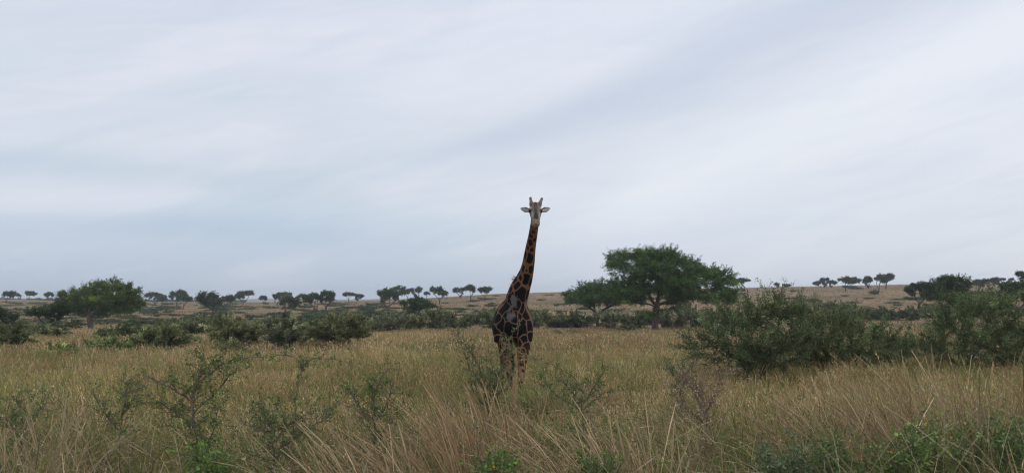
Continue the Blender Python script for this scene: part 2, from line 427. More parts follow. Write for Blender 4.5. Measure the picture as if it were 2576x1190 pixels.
L.new(b1.outputs[0], ms.inputs[1]); L.new(b2.outputs[0], ms.inputs[2]); L.new(ms.outputs[0], wo.inputs[0])
ld = bpy.data.lights.new('sun', 'SUN'); ld.energy = .6; ld.angle = math.radians(20); ld.color = (1, .95, .88)
lo = bpy.data.objects.new('sun', ld); C.objects.link(lo)
sd = Vector((math.sin(SUN_AZ)*math.cos(SUN_EL), math.cos(SUN_AZ)*math.cos(SUN_EL), math.sin(SUN_EL)))
lo.rotation_euler = sd.to_track_quat('Z', 'Y').to_euler(); lo.location = sd*30
sc.view_settings.view_transform = 'Standard'; sc.view_settings.look = 'None'; sc.view_settings.gamma = 1; sc.view_settings.exposure = 0
sc.cycles.filter_width = 1.15; sc.cycles.volume_bounces = 2; sc.cycles.max_bounces = 8; sc.cycles.transparent_max_bounces = 8

# ================================================================== TREES
DG = np.array((.064, .100, .042)); MG = np.array((.080, .128, .048)); YG = np.array((.15, .19, .05)); GGY = np.array((.12, .145, .08)); BG = np.array((.068, .100, .060))
def px2l(pts, base, Y):
    """photo positions (px,py,dy) to local points around the base, dy metres nearer/farther"""
    return [tuple(P(a, b, Y+dy)-base) for a, b, dy in pts]
def lobe(px, py, rxp, ryp, Y, base, dy=0, deep=1.0):
    c = P(px, py, Y+dy)-base; s = Y/F
    return (c[0], c[1], c[2], rxp*s, rxp*s*deep, ryp*s)

# big tree right of the giraffe
Y = 83.0; b = P(1647, 832, Y); b[2] = gz1(b[0], Y)
lob = [lobe(1552, 672, 40, 28, Y, b, 0), lobe(1600, 650, 42, 22, Y, b, 1), lobe(1650, 650, 66, 24, Y, b, 0), lobe(1615, 642, 45, 14, Y, b, .5), lobe(1690, 650, 45, 16, Y, b, -.5), lobe(1740, 668, 30, 18, Y, b, .4), lobe(1550, 652, 34, 22, Y, b, .4), lobe(1705, 672, 55, 26, Y, b, -1),
       lobe(1765, 692, 55, 26, Y, b, 0), lobe(1800, 722, 52, 30, Y, b, 1), lobe(1812, 745, 44, 20, Y, b, -1), lobe(1715, 715, 60, 28, Y, b, -2.5),
       lobe(1650, 700, 60, 30, Y, b, 2), lobe(1585, 715, 45, 26, Y, b, -1), lobe(1560, 732, 35, 16, Y, b, 1.5), lobe(1690, 735, 50, 16, Y, b, 2.5), lobe(1640, 680, 70, 30, Y, b, -2), lobe(1590, 735, 48, 18, Y, b, -2), lobe(1825, 755, 34, 20, Y, b, 1), lobe(1775, 752, 30, 18, Y, b, -1.5), lobe(1615, 728, 45, 20, Y, b, 1), lobe(1700, 725, 55, 22, Y, b, -2.2), lobe(1560, 715, 38, 24, Y, b, -1), lobe(1735, 742, 40, 14, Y, b, -1), lobe(1838, 752, 28, 18, Y, b, -.5), lobe(1800, 690, 40, 22, Y, b, .5), lobe(1835, 715, 26, 22, Y, b, 0)]
tr = px2l([(1647, 832, 0), (1648, 800, 0), (1651, 770, 0), (1657, 745, 0), (1660, 720, .2), (1655, 695, .4)], b, Y)
ex = [px2l([(1651, 770, 0), (1640, 757, -.3), (1630, 740, -.6), (1622, 715, -.6), (1600, 690, -.4)], b, Y),
      px2l([(1655, 765, 0), (1675, 762, .3), (1700, 757, .6), (1735, 752, .8), (1765, 745, 1), (1790, 730, 1)], b, Y),
      px2l([(1648, 772, 0), (1630, 762, .4), (1605, 765, .8), (1592, 758, 1), (1570, 745, 1)], b, Y),
      px2l([(1650, 785, 0), (1668, 780, -.5), (1690, 776, -.8), (1712, 766, -1)], b, Y),
      px2l([(1658, 745, 0), (1680, 728, -.8), (1705, 700, -1.4), (1730, 680, -1.4)], b, Y),
      px2l([(1646, 793, 0), (1636, 786, -.3), (1626, 784, -.5)], b, Y)]
make_tree('acacia_tree', R(1), b, tr, lob, 1700, .34, 105000, .26, .065, MG*np.array((1.18, 1.22, 1.12)), .36, 'big spreading acacia right of the giraffe, tallest tree in view', 'tree', 'acacia trees at the near edge of the slope',
          bark=barkmat('reddish_bark', (.05, .032, .025), (.17, .115, .09)), spread=.30, extra=ex, shell=.1, jitter=.4, clumpvar=.30)
# tree at its left
Y = hit(1505, 822); b = P(1503, 820, Y); b[2] = gz1(b[0], Y)
lob = [lobe(1500, 728, 55, 18, Y, b), lobe(1450, 745, 38, 18, Y, b, 1), lobe(1545, 735, 45, 20, Y, b, -1), lobe(1480, 755, 60, 16, Y, b, -1), lobe(1560, 758, 34, 14, Y, b), lobe(1430, 762, 22, 12, Y, b), lobe(1515, 745, 60, 18, Y, b, 2)]
tr = px2l([(1505, 820, 0), (1502, 806, 0), (1499, 794, 0), (1496, 782, 0), (1494, 765, 0)], b, Y)
ex = [px2l([(1499, 794, 0), (1515, 780, .3), (1540, 768, .5), (1558, 760, .5)], b, Y), px2l([(1497, 785, 0), (1480, 770, -.5), (1460, 762, -.8)], b, Y)]
make_tree('acacia_tree', R(2), b, tr, lob, 700, .36, 40000, .25, .07, MG*1.3, .24, 'flat topped green acacia overlapping the left side of the tallest tree', 'tree', 'acacia trees at the near edge of the slope', spread=.32, extra=ex, shell=.1, clumpvar=.30)
# big tree on the left
Y = 92.0; b = P(228, 838, Y); b[2] = gz1(b[0], Y)
lob = [lobe(278, 722, 58, 22, Y, b), lobe(225, 737, 58, 20, Y, b, 1), lobe(175, 752, 36, 22, Y, b), lobe(325, 742, 38, 28, Y, b, -1), lobe(345, 765, 26, 20, Y, b), lobe(200, 768, 60, 18, Y, b, 2), lobe(280, 762, 60, 26, Y, b, 2), lobe(300, 780, 40, 16, Y, b, -1), lobe(250, 750, 70, 24, Y, b, -2), lobe(155, 768, 22, 14, Y, b), lobe(190, 778, 36, 12, Y, b, 1), lobe(275, 785, 36, 12, Y, b, -1), lobe(332, 782, 24, 14, Y, b, .5)]
tr = px2l([(228, 838, 0), (227, 815, 0), (224, 797, 0), (222, 780, 0), (228, 760, 0)], b, Y)
ex = [px2l([(224, 797, 0), (245, 785, .4), (268, 768, .8), (290, 750, 1)], b, Y), px2l([(223, 790, 0), (205, 775, -.4), (185, 762, -.8)], b, Y)]
make_tree('acacia_tree', R(3), b, tr, lob, 760, .38, 60000, .25, .065, MG*.60+YG*.36, .30, 'big rounded yellow green acacia on the left of the photo', 'tree', 'acacia trees at the near edge of the slope', bark=M_BARKP, spread=.26, extra=ex, shell=.25, droop=.15, clumpvar=.36)
# smaller near trees: px range, top, canopy bottom, trunk px, base py
GN = 'acacia trees at the near edge of the slope'; GS = 'small acacia trees scattered over the far slope'
TREES = [
 # x0, x1, top, bot, tx, base, tone, n, label, group, Yoverride
 (62, 190, 770, 806, 127, 830, DG, 12000, 'dark umbrella acacia low at the left foot of the big yellow green tree', GN, 0),
 (-45, 42, 780, 815, -5, 836, DG, 9000, 'dark acacia cut off by the left edge, below the ridge', GN, 0),
 (995, 1103, 751, 792, 1050, 808, MG*.9, 14000, 'dense dark green dome tree in the scrub left of the giraffe', GN, 0),
 (2282, 2350, 712, 752, 2311, 774, DG, 8000, 'leaning dark acacia at the left flank of the wide right acacia', GN, 105),
 (2320, 2445, 692, 764, 2385, 782, DG*.95, 26000, 'wide dark flat topped acacia near the right edge', GN, 98),
 (2496, 2620, 712, 762, 2555, 796, DG, 15000, 'dark acacia at the right edge behind the grey green bush', GN, 90),
 (2552, 2625, 688, 716, 2590, 742, DG, 5000, 'dark crown peeping over the right edge acacia', GS, 150),
 (0, 50, 734, 747, 15, 763, BG, 2600, 'sparse umbrella acacia on the ridge at the left edge', GS, 0),
 (60, 92, 735, 744, 74, 754, DG, 1500, 'small mushroom shaped tree on the skyline, second from the left edge', GS, 0),
 (110, 137, 738, 746, 123, 756, DG, 1500, 'tiny skyline tree just left of the big yellow green acacia', GS, 0),
 (362, 420, 737, 757, 388, 767, DG, 4000, 'round skyline tree touching the big left acacia on its right', GS, 0),
 (420, 477, 733, 751, 446, 770, DG, 4000, 'domed skyline tree, second right of the big left acacia', GS, 0),
 (440, 484, 747, 757, 460, 779, MG*.8, 2500, 'pale stemmed small tree below the domed skyline tree', GS, 0),
 (488, 562, 737, 772, 538, 801, BG, 6500, 'crooked trunked acacia with bare fork standing down the left slope', GS, 0),
 (556, 596, 745, 760, 567, 779, DG, 3000, 'small acacia right behind the crooked trunked one', GS, 0),
 (584, 640, 734, 752, 611, 766, DG, 4000, 'layered skyline acacia right of the crooked trunked one', GS, 0),
 (648, 675, 746, 754, 661, 762, DG, 1400, 'tiny skyline tree standing alone before the blue hills', GS, 0),
 (684, 742, 737, 755, 697, 768, DG, 3500, 'dark skyline acacia behind the pale feathery tree', GS, 0),
 (700, 766, 748, 778, 726, 797, GGY, 6500, 'pale feathery grey green tree on the left slope', GS, 0),
 (745, 775, 741, 752, 757, 764, DG, 1800, 'flat little acacia behind the left twin of the paired trees', GS, 0),
 (760, 812, 741, 765, 795, 786, DG, 4500, 'left twin of the paired acacias with slanting stems', GS, 0),
 (793, 850, 735, 761, 820, 786, DG, 5000, 'right twin of the paired acacias with slanting stems', GS, 0),
 (861, 893, 738, 745, 876, 758, BG, 1800, 'thin umbrella acacia on the skyline, larger of two alone', GS, 0),
 (892, 915, 742, 748, 901, 758, BG, 1200, 'thin umbrella acacia on the skyline, smaller of two alone', GS, 0),
 (940, 1022, 729, 760, 979, 782, MG*.85, 7500, 'broad layered green acacia with forked pale trunk left of the giraffe', GS, 0),
 (984, 1017, 722, 738, 1003, 762, DG, 2500, 'dark pointed crown rising behind the broad layered acacia', GS, 0),
 (1012, 1043, 729, 741, 1026, 756, DG, 1800, 'small dark tree right behind the broad layered acacia', GS, 0),
 (1034, 1063, 725, 735, 1045, 752, BG, 1500, 'open skyline acacia right of the broad layered one', GS, 0),
 (1065, 1082, 737, 743, 1072, 752, DG, 800, 'tiny skyline tree touching the round headed one', GS, 0),
 (1078, 1130, 725, 745, 1105, 766, DG, 4000, 'round headed dark acacia halfway between the broad one and the giraffe', GS, 0),
 (1137, 1168, 725, 737, 1158, 750, BG, 1200, 'sparse crooked skyline tree, leftmost of the three by the giraffe', GS, 0),
 (1162, 1202, 719, 736, 1184, 759, BG, 2400, 'open crowned skyline tree, middle of the three by the giraffe', GS, 0),
 (1198, 1238, 724, 736, 1219, 757, DG, 2400, 'layered skyline tree, nearest on the left to the giraffe', GS, 0),
 (1845, 1893, 703, 714, 1865, 735, BG, 2200, 'small acacia on the ridge just right of the tallest tree', GS, 0),
 (1948, 1960, 714, 719, 1954, 726, DG, 500, 'tiny round tree alone on the right skyline', GS, 0),
 (1970, 1995, 717, 721, 1984, 726, DG, 700, 'tiny flat tree low on the right skyline', GS, 0),
 (2041, 2082, 710, 717, 2066, 724, DG, 1300, 'low dark tree at the left end of the right skyline grove', GS, 0),
 (2060, 2088, 702, 710, 2074, 724, BG, 1300, 'open umbrella tree, second in the right skyline grove', GS, 0),
 (2082, 2106, 707, 715, 2092, 724, BG, 1200, 'small umbrella tree, third in the right skyline grove', GS, 0),
 (2104, 2146, 699, 713, 2127, 733, DG, 2600, 'flat dark tree with thin bare trunk, left of the middle skyline pair', GS, 0),
 (2130, 2166, 700, 714, 2137, 728, DG, 2400, 'dark tree with thin trunk, right of the middle skyline pair', GS, 0),
 (2168, 2196, 699, 712, 2185, 727, DG, 1900, 'dark tree leaning left in the right hand skyline trio', GS, 0),
 (2196, 2232, 693, 714, 2211, 734, DG, 2800, 'densest dark tree in the middle of the right hand skyline trio', GS, 0),
 (2218, 2249, 690, 704, 2229, 727, BG, 1800, 'tall airy tree ending the right hand skyline trio', GS, 0),
 (2443, 2485, 703, 718, 2459, 735, DG, 2300, 'dark small tree just right of the wide flat topped acacia', GS, 0),
 (2479, 2520, 701, 714, 2494, 735, BG, 2200, 'open small tree with thin trunk, second right of the wide acacia', GS, 0),
 (2514, 2527, 702, 706, 2520, 712, DG, 500, 'tiny round tree on the skyline near the right edge', GS, 0),
 (2536, 2551, 702, 707, 2543, 712, DG, 500, 'tiny dark tree on the skyline nearest the right edge', GS, 0),
]
for i, (x0, x1, top, bot, tx, by, tone_, n, lab, grp, Yo) in enumerate(TREES):
    rs = R(200+i); Y = Yo or hit(tx, by); s = Y/F
    b = P(tx, by, Y); b[2] = gz1(b[0], Y); by_ = by
    w_ = (x1-x0)/2; cxp = (x0+x1)/2; hh = (bot-top)
    lob = []
    nl = int(rs.randint(5, 8)) if n > 3000 else int(rs.randint(3, 6))
    tilt = rs.uniform(-.22, .22); gap = rs.uniform(.15, .45)
    for k in range(nl):
        f = np.clip((k+.5+rs.uniform(-.4, .4))/nl*2-1, -.95, .95)
        lob.append(lobe(cxp+f*w_*.72, top+hh*(.30+.25*f*f+tilt*f+.16*rs.uniform(-1, 1)), w_*rs.uniform(.18, .40), hh*rs.uniform(.16, .32), Y, b, rs.uniform(-.35, .35)*w_*s))
    lob.append(lobe(cxp+w_*rs.uniform(-.3, .3), top+hh*.30, w_*rs.uniform(.35, .55), hh*.28, Y, b))
    lob.append(lobe(cxp+w_*.5*rs.uniform(-1, 1), top+hh*.74, w_*rs.uniform(.3, .55), hh*.24, Y, b, w_*s*.3*rs.uniform(-1, 1)))
    if tx == 2385:
        lob = [lobe(2385, 708, 42, 13, Y, b), lobe(2350, 722, 32, 14, Y, b, .5), lobe(2422, 722, 24, 18, Y, b, -.5), lobe(2385, 732, 48, 18, Y, b, 1), lobe(2345, 745, 28, 14, Y, b, -1), lobe(2425, 745, 20, 16, Y, b, .5), lobe(2375, 748, 40, 12, Y, b, -.5)]
    fk = by-(by-bot)*rs.uniform(.45, .7)
    sw = rs.uniform(-.12, .12)*w_
    tr = px2l([(tx, by, 0), (tx+sw, (by+fk)/2, 0), (tx+(cxp-tx)*.25, fk, 0), (tx+(cxp-tx)*.4, bot, 0)], b, Y)
    H_ = (by-top)*s; st = max(H_*.065, .16); lsz = max(.085*Y/60, .16)
    exs = [px2l([(tx+sw*.8, fk+(by-fk)*rs.uniform(.1, .5), 0), (tx+sw+q_*w_*.25, (fk+bot)/2, 0), (cxp+q_*w_*.5, bot-hh*.3, 0)], b, Y) for q_ in ((-1, 1) if rs.uniform() < .6 else (rs.choice([-1, 1]),))]
    make_tree('acacia_tree', rs, b, tr, lob, int(np.clip(n/18, 90, 600)), st, int(n*rs.uniform(.62, .95)), lsz*1.7, lsz*.62, tone_, H_*.036+.03, lab, 'tree', grp,
              extra=exs, spread=st*.8, shell=.1, clumpvar=.32, rtip=st*.075, jitter=.45)
# far wood line beyond the left ridge
rs = R(77); g = Geo(); n = 9000
pxs = rs.uniform(-60, 620, n); Yw = rs.uniform(470, 520, n); top = 752.5+1.6*vnoise(pxs/14, pxs*0, 8)+1.2*vnoise(pxs/5, pxs*0, 9)+np.clip((pxs-140)/60, 0, 2.2)
zt = CAMH-(top-HZ)/F*Yw; xw = (pxs-CX)/F*Yw; zg = gz(xw, Yw)
leaves(g, rs, np.stack([xw, Yw, zg+(zt-zg)*np.sqrt(rs.uniform(size=n))], 1), 1.5, .8, DG*.9)
o = g.build('distant_woodland', M_LEAF); tag(o, kind='stuff')

# ================================================================== SHRUBS
def make_bush(name, rs, base, W, H, D, col, leafn, leafL, leafW, label, group, natt=260, stems=6, step=.16, bark=M_BARK, spikes=0.0, rtr=.04, lobes=None, spread=.10, cat='bush'):
    root = empty(name, base, label, cat, group)
    auto = lobes is None
    if lobes is None:
        lobes = []
        for k in range(6):
            a = rs.uniform(0, 6.28); r_ = rs.uniform(.15, .55)
            lobes.append((math.cos(a)*r_*W/2, math.sin(a)*r_*D/2, H*rs.uniform(.42, .62), W*.27, D*.27, H*rs.uniform(.26, .38)))
    nodes = []; par = []
    nodes.append(np.array([0, 0, -.1])); par.append(-1)
    for k in range(stems):
        a = k/stems*6.28+rs.uniform(-.4, .4); prev = 0
        for t in (.12, .24, .36):
            nodes.append(np.array([math.cos(a)*W*.36*t, math.sin(a)*D*.36*t, H*t*.8])+rs.normal(size=3)*step*.12); par.append(prev); prev = len(nodes)-1
    A = lobepts(rs, lobes, natt, .2)
    nd, pr = colonize(rs, nodes, par, A, step, step*1.5, .35, 80)
    rt = step*.04; r, tips = pipe(nd, pr, rt, 2.1, rtr)
    g = Geo(); i = np.arange(1, len(nd)); a_, b_ = nd[pr[i]], nd[i]
    segs(g, a_, b_, np.minimum(r[pr[i]], r[i]*1.3), r[i], 5)
    fine = np.where(r < rt*2.4)[0]
    if len(fine) < 10: fine = np.arange(len(nd))
    m = min(len(fine)*2, 1700); kk = rs.choice(fine, m); cen_ = np.array([0, 0, H*.25])
    e = nd[kk]+unit(rs.normal(size=(m, 3))*.7+unit(nd[kk]-cen_)*.9+np.array([0, 0, .3]))*(spread*2.1*rs.uniform(.4, 1.7+spikes, (m, 1)))
    segs(g, nd[kk], e, np.full(m, rt*.8), np.full(m, rt*.35), 3)
    sc3 = max(spread*2.2, .3); ek = nd[kk]; nf = vnoise(ek[:, 0]/sc3+ek[:, 1]/sc3*.6, ek[:, 2]/sc3*1.2+ek[:, 1]/sc3*.5, 19); w_k = np.exp(1.3*nf); k = rs.choice(m, leafn, p=w_k/w_k.sum()); t = rs.uniform(0, 1.05, (leafn, 1)); cen = nd[kk[k]]*(1-t)+e[k]*t+rs.normal(size=(leafn, 3))*spread*.20
    if auto:
        q_ = np.percentile(cen, [1.5, 98.5], axis=0); sx = W/(q_[1, 0]-q_[0, 0]); sy = D/(q_[1, 1]-q_[0, 1]); sz = H/q_[1, 2]
        S_ = np.array([[sx, sy, sz]]); cen = cen*S_; g.v = [v_*S_.astype(np.float32) for v_ in g.v]; e = e*S_; nd = nd*S_
    g.build('branches', bark, root)
    cen[:, 2] = np.maximum(cen[:, 2], .03)
    cl = np.exp(rs.normal(size=m)*.28+.28*nf); c = np.asarray(col)[None]*cl[k][:, None]
    lt = (rs.uniform(size=m) < .18)[k][:, None]; c = np.where(lt, c*1.5+.01, c)
    g2 = Geo(); leaves(g2, rs, cen, leafL, leafW, c, dirs=unit(e[k]-nd[kk[k]])*.6, cvar=.22)
    g2.build('foliage', M_LEAF, root)
    return root

# large thorn bushes on the right
def bigbush(seed, px, basepy, Y, lob, col, n, label, stems=5, natt=800, step=.17, rtr=.07, L_=.085, W_=.028, spread=.19, bark=M_BARK):
    b = P(px, basepy, Y); b[2] = gz1(b[0], Y)
    ll = [lobe(a, c, rx, ry, Y, b, dy, .9) for a, c, rx, ry, dy in lob]
    W = (max(l[0]+l[3] for l in ll)-min(l[0]-l[3] for l in ll)); H = max(l[2]+l[5] for l in ll)
    return make_bush('thorn_bush', R(seed), b, W, H, W*.7, col, n, L_, W_, label, 'large thorn bushes on the right', natt, stems, step, bark, .8, rtr, ll, spread)
TB = np.array((.108, .136, .062))
bigbush(11, 1900, 955, 24.5, [(1940, 790, 75, 34, 0), (1870, 830, 75, 40, .3), (1990, 800, 60, 35, .3), (1790, 865, 70, 32, -.3), (1760, 890, 45, 25, .2), (1900, 870, 90, 45, -.5), (1990, 860, 75, 45, -.3), (1850, 905, 90, 28, 0), (1955, 760, 40, 15, 0), (1830, 790, 35, 18, .4), (1960, 910, 70, 25, .3)], TB*1.12, 44000, 'large dark thorn bush, the biggest one, filling right of centre', 6, 1000)
bigbush(12, 2130, 952, 26.0, [(2090, 810, 60, 30, 0), (2150, 830, 60, 30, .3), (2210, 865, 60, 35, 0), (2120, 870, 80, 40, -.4), (2050, 850, 50, 40, .3), (2180, 905, 80, 28, 0), (2260, 890, 45, 30, .3), (2070, 905, 60, 25, .4)], TB*np.array((1.15, 1.15, 1.1)), 36000, 'dark thorn bush with tangled open branches beside the biggest one', 6, 800)
bigbush(13, 2420, 950, 27.0, [(2460, 790, 75, 40, 0), (2400, 820, 65, 40, .4), (2530, 810, 70, 55, .3), (2360, 870, 60, 40, 0), (2450, 870, 90, 50, -.5), (2560, 870, 80, 55, 0), (2480, 760, 45, 20, .5), (2600, 840, 60, 60, .2), (2500, 915, 90, 25, .2)], TB*np.array((1.25, 1.25, 1.2)), 52000, 'broad grey green thorn bush against the right edge', 6, 1000)
bigbush(14, 2290, 925, 31.0, [(2300, 878, 45, 20, 0), (2255, 872, 40, 20, .5), (2330, 892, 45, 20, 0), (2270, 898, 55, 18, .3)], TB*.85, 15000, 'lower dark bush in the gap between two large thorn bushes', 5, 350, .2)

# belt and mid bushes : px, base py, width px, height px, tone, label
GB = 'bushes between the field and the slope'
PROTO = []
for k, (c, sp) in enumerate(((np.array((.155, .178, .082)), .14), (np.array((.18, .19, .088)), .15), (np.array((.19, .20, .115)), .16), (np.array((.115, .14, .058)), .14), (np.array((.19, .23, .09)), .16))):
    PROTO.append((k, c, sp))
BUSH = [
 (850, 868, 132, 74, 1, 'large rounded grey green bush at the field edge left of the giraffe', 42),
 (722, 868, 104, 70, 2, 'brownish green bush just left of the large rounded one', 43),
 (610, 866, 120, 62, 1, 'spreading bush third to the left of the large rounded one', 44),
 (395, 882, 120, 56, 0, 'dark spreading bush in the field below the big left acacia', 39),
 (300, 892, 120, 42, 4, 'pale green low bush left of the dark spreading one in the field', 38),
 (10, 882, 90, 54, 3, 'dark bush cut by the left edge of the field', 41),
 (158, 906, 74, 36, 4, 'small feathery bright green bush alone in the left field', 33),
 (585, 888, 60, 30, 1, 'tiny bush in the grass under the spreading bush', 37),
]
BELT = [
 (60, 852, 110, 40, 0, 'low scrub bush under the dark umbrella acacia, left side'), (130, 855, 90, 34, 1, 'low scrub bush left of the pale trunk of the big acacia'),
 (290, 858, 80, 42, 3, 'dark rounded bush right at the pale trunk of the big acacia'), (350, 855, 80, 36, 0, 'scrub bush second right of the pale trunk'),
 (420, 848, 90, 38, 1, 'scrub bush behind the dark spreading field bush'), (512, 850, 100, 60, 0, 'tall dark scrub bush below the crooked trunked acacia'),
 (575, 845, 80, 50, 3, 'dark scrub bush right of the tall scrub bush'), (655, 846, 90, 46, 0, 'scrub bush behind the spreading bush'),
 (770, 842, 90, 40, 3, 'dark scrub bush between the large rounded bush and its neighbour'), (925, 842, 90, 40, 0, 'grey green scrub right of the large rounded bush'),
 (985, 838, 90, 50, 2, 'greyish bush left below the dome tree'), (1040, 836, 90, 44, 1, 'bush right under the dome tree'),
 (1100, 834, 76, 60, 0, 'tall round bush right of the dome tree'), (1165, 832, 80, 36, 3, 'low dark bush halfway to the giraffe from the dome tree'),
 (1180, 818, 50, 32, 2, 'greyish bush above the low dark one halfway to the giraffe'), (1245, 830, 80, 54, 0, 'bush touching the giraffe on its left shoulder side'),
 (1350, 826, 64, 48, 1, 'bush touching the giraffe on its right'), (1405, 824, 80, 34, 0, 'low bush second right of the giraffe'),
 (1455, 824, 70, 40, 3, 'dark bush left of the flat topped acacia trunk'), (1535, 826, 80, 44, 2, 'grey green bush between the two right acacia trunks'),
 (1600, 832, 80, 46, 3, 'dark bush left of the tallest tree trunk'), (1585, 838, 50, 22, 0, 'small low bush in front of the tallest tree on its left'),
 (1700, 830, 90, 52, 2, 'grey green bush right of the tallest tree trunk'), (1760, 828, 90, 46, 0, 'bush second right of the tallest tree trunk'),
 (1815, 824, 90, 50, 1, 'bush behind the left end of the biggest thorn bush'), (1725, 800, 60, 34, 3, 'dark bush higher up right of the tallest tree trunk'),
 (2110, 792, 90, 34, 0, 'bush behind the top of the tangled thorn bush'), (2180, 802, 100, 30, 1, 'wide low bush on the slope above the tangled thorn bush'),
 (2225, 806, 90, 32, 3, 'dark low bush next to the wide low one'), (2290, 806, 70, 34, 3, 'dark round bush below the leaning acacia'),
 (2345, 800, 80, 36, 0, 'bush below the wide flat topped acacia'), (2420, 795, 90, 36, 2, 'greyish bush right of the wide acacia trunk'),
 (20, 828, 80, 28, 1, 'small scrub at the left edge behind the cut off acacia'), (350, 822, 50, 22, 3, 'dark round scrub on the slope right of the big left acacia'),
 (445, 822, 70, 22, 0, 'low scrub on the slope above the dark field bush'), (172, 832, 60, 26, 0, 'scrub behind the pale trunk on its left'),
 (1010, 812, 50, 20, 0, 'small scrub left behind the dome tree'), (905, 812, 80, 22, 1, 'low scrub on the slope above the large rounded bush'),
 (810, 800, 90, 14, 3, 'flat dark thicket at the feet of the paired acacias'), (940, 796, 70, 16, 3, 'flat dark thicket below the broad layered acacia'),
 (2203, 741, 28, 12, 3, 'single cone shaped green bush on the bare right slope'), (1640, 815, 60, 26, 0, 'small bush behind the tallest tree trunk'),
 (1402, 848, 26, 17, 3, 'small dark plant in the field just right of the giraffe'), (1436, 842, 26, 14, 0, 'tiny plant in the field below the flat topped acacia'), (1210, 850, 24, 12, 4, 'tiny plant in the field left of the giraffe'), (960, 862, 26, 14, 4, 'tiny pale plant in the field right of the large rounded bush'),
 (700, 826, 90, 30, 1, 'scrub below the pale feathery tree'), (110, 838, 80, 26, 3, 'dark scrub at the feet of the dark umbrella acacia'),
]
for i, (px, by, wp, hp, t, lab, Y) in enumerate(BUSH):
    s = Y/F; b = P(px, by, Y); b[2] = gz1(b[0], Y); hgt = P(px, by-hp, Y)[2]-b[2]
    make_bush('shrub', R(300+i), b, wp*s, hgt, wp*s*.9, PROTO[t][1], int(100*wp*hp/45)+2500, .15, .05, lab, GB, 240, 7, .2, M_BARK, .6, .04, spread=.16)
bproto = []
for k in range(8):
    c = PROTO[k % 5][1]
    o = make_bush('shrub', R(400+k), (0, 0, -500), 4.0, 2.0, 3.6, c, 9000, .26, .10, '', GB, 170, 7, .3, M_BARK, .3, .06, spread=.22)
    bproto.append(o)
rs = R(55)
for i, (px, by, wp, hp, t, lab) in enumerate(BELT):
    Y = hit(px, by); s = Y/F; x = X_at(px, Y); z = gz1(x, Y)
    k = t if i % 2 else (t+5 if t < 3 else t)
    src = bproto[k]
    copytree(src, (x, Y, z), (wp*s/4.0*.86, wp*s/3.6, hp*s/2.0*.86), rs.uniform(-.5, .5)+(math.pi if i % 3 == 0 else 0), lab, GB)
# low scrub patches over the slope
GP = 'low shrub patches dotted over the slope'
lproto = []
for k in range(5):
    c = (BG*.9, DG, np.array((.08, .10, .055)), np.array((.10, .11, .05)), DG*.8)[k]
    o = make_bush('low_shrub', R(500+k), (0, 0, -500), 4.0, 1.0, 2.4, c, 2200, .34, .14, '', GP, 70, 8, .3, M_BARK, 0, .05, spread=.26)
    lproto.append(o)
rs = R(56); cnt = 0
while cnt < 285:
    px = rs.uniform(-20, 2590); f = rs.uniform()**.95
    ry = float(np.interp(px, RX, RY)); by = ry+3+(822-ry)*f*.86
    if px > 1900 and by > 800: continue
    dens = .5+.5*float(vnoise(np.array([px/120]), np.array([by/14]), 71)[0])
    if px > 1240: dens *= .45
    if rs.uniform() > dens: continue
    Y = hit(px, by)
    if Y > 335: Y = rs.uniform(250, 335)
    x = X_at(px, Y); z = gz1(x, Y)
    w_ = rs.uniform(1.2, 4.2)*(1+.5*(Y > 200)); h_ = rs.uniform(.28, .55)*(1+.5*(Y > 200))
    side = 'left' if px < 1240 else 'right'
    far = 'high on' if Y > 210 else ('midway up' if Y > 130 else 'at the foot of')
    size = 'wide' if w_ > 3.4 else 'small' if w_ < 2.2 else 'low'
    cc = ('blue green', 'dark green', 'grey green', 'olive', 'blackish green')[k_ := int(rs.randint(5))]
    copytree(lproto[k_], (x, Y, z-.03), (w_/4, w_/3.2, h_), rs.uniform(-.4, .4), f'{size} {cc} shrub patch {far} the tawny slope {side} of the giraffe', GP)
    cnt += 1
# the countless small scrub tufts between them
rs = R(58); g = Geo(); cnt = 0
while cnt < 430:
    px = rs.uniform(-20, 2590) if rs.uniform() < .45 else rs.uniform(-20, 1250); ry = float(np.interp(px, RX, RY)); by = ry+4+(818-ry)*rs.uniform()**.95
    if px > 1700 and by > 795: continue
    if rs.uniform() > .55+.45*float(vnoise(np.array([px/90]), np.array([by/10]), 73)[0]): continue
    Yb = min(hit(px, by), 330); x = X_at(px, Yb); z = gz1(x, Yb); w_ = rs.uniform(.5, 2.4)*(1+.3*(Yb > 180)); n = int(90+110*w_)
    d_ = unit(rs.normal(size=(n, 3)))*rs.uniform(.3, 1, (n, 1))*np.array([[w_, w_*.6, rs.uniform(.25, .55)]]); d_[:, 2] = np.abs(d_[:, 2]); 
    c = np.array([BG*.9, DG, np.array((.09, .105, .05))][rs.randint(3)])*np.exp(rs.normal()*.2)
    leaves(g, rs, np.array([[x, Yb, z]])+d_, .34, .15, c, cvar=.2, flat=.3); cnt += 1
o = g.build('slope_scrub', M_LEAF); tag(o, kind='stuff')
for o in bproto+lproto:
    for ch in list(o.children): bpy.data.objects.remove(ch)
    bpy.data.objects.remove(o)

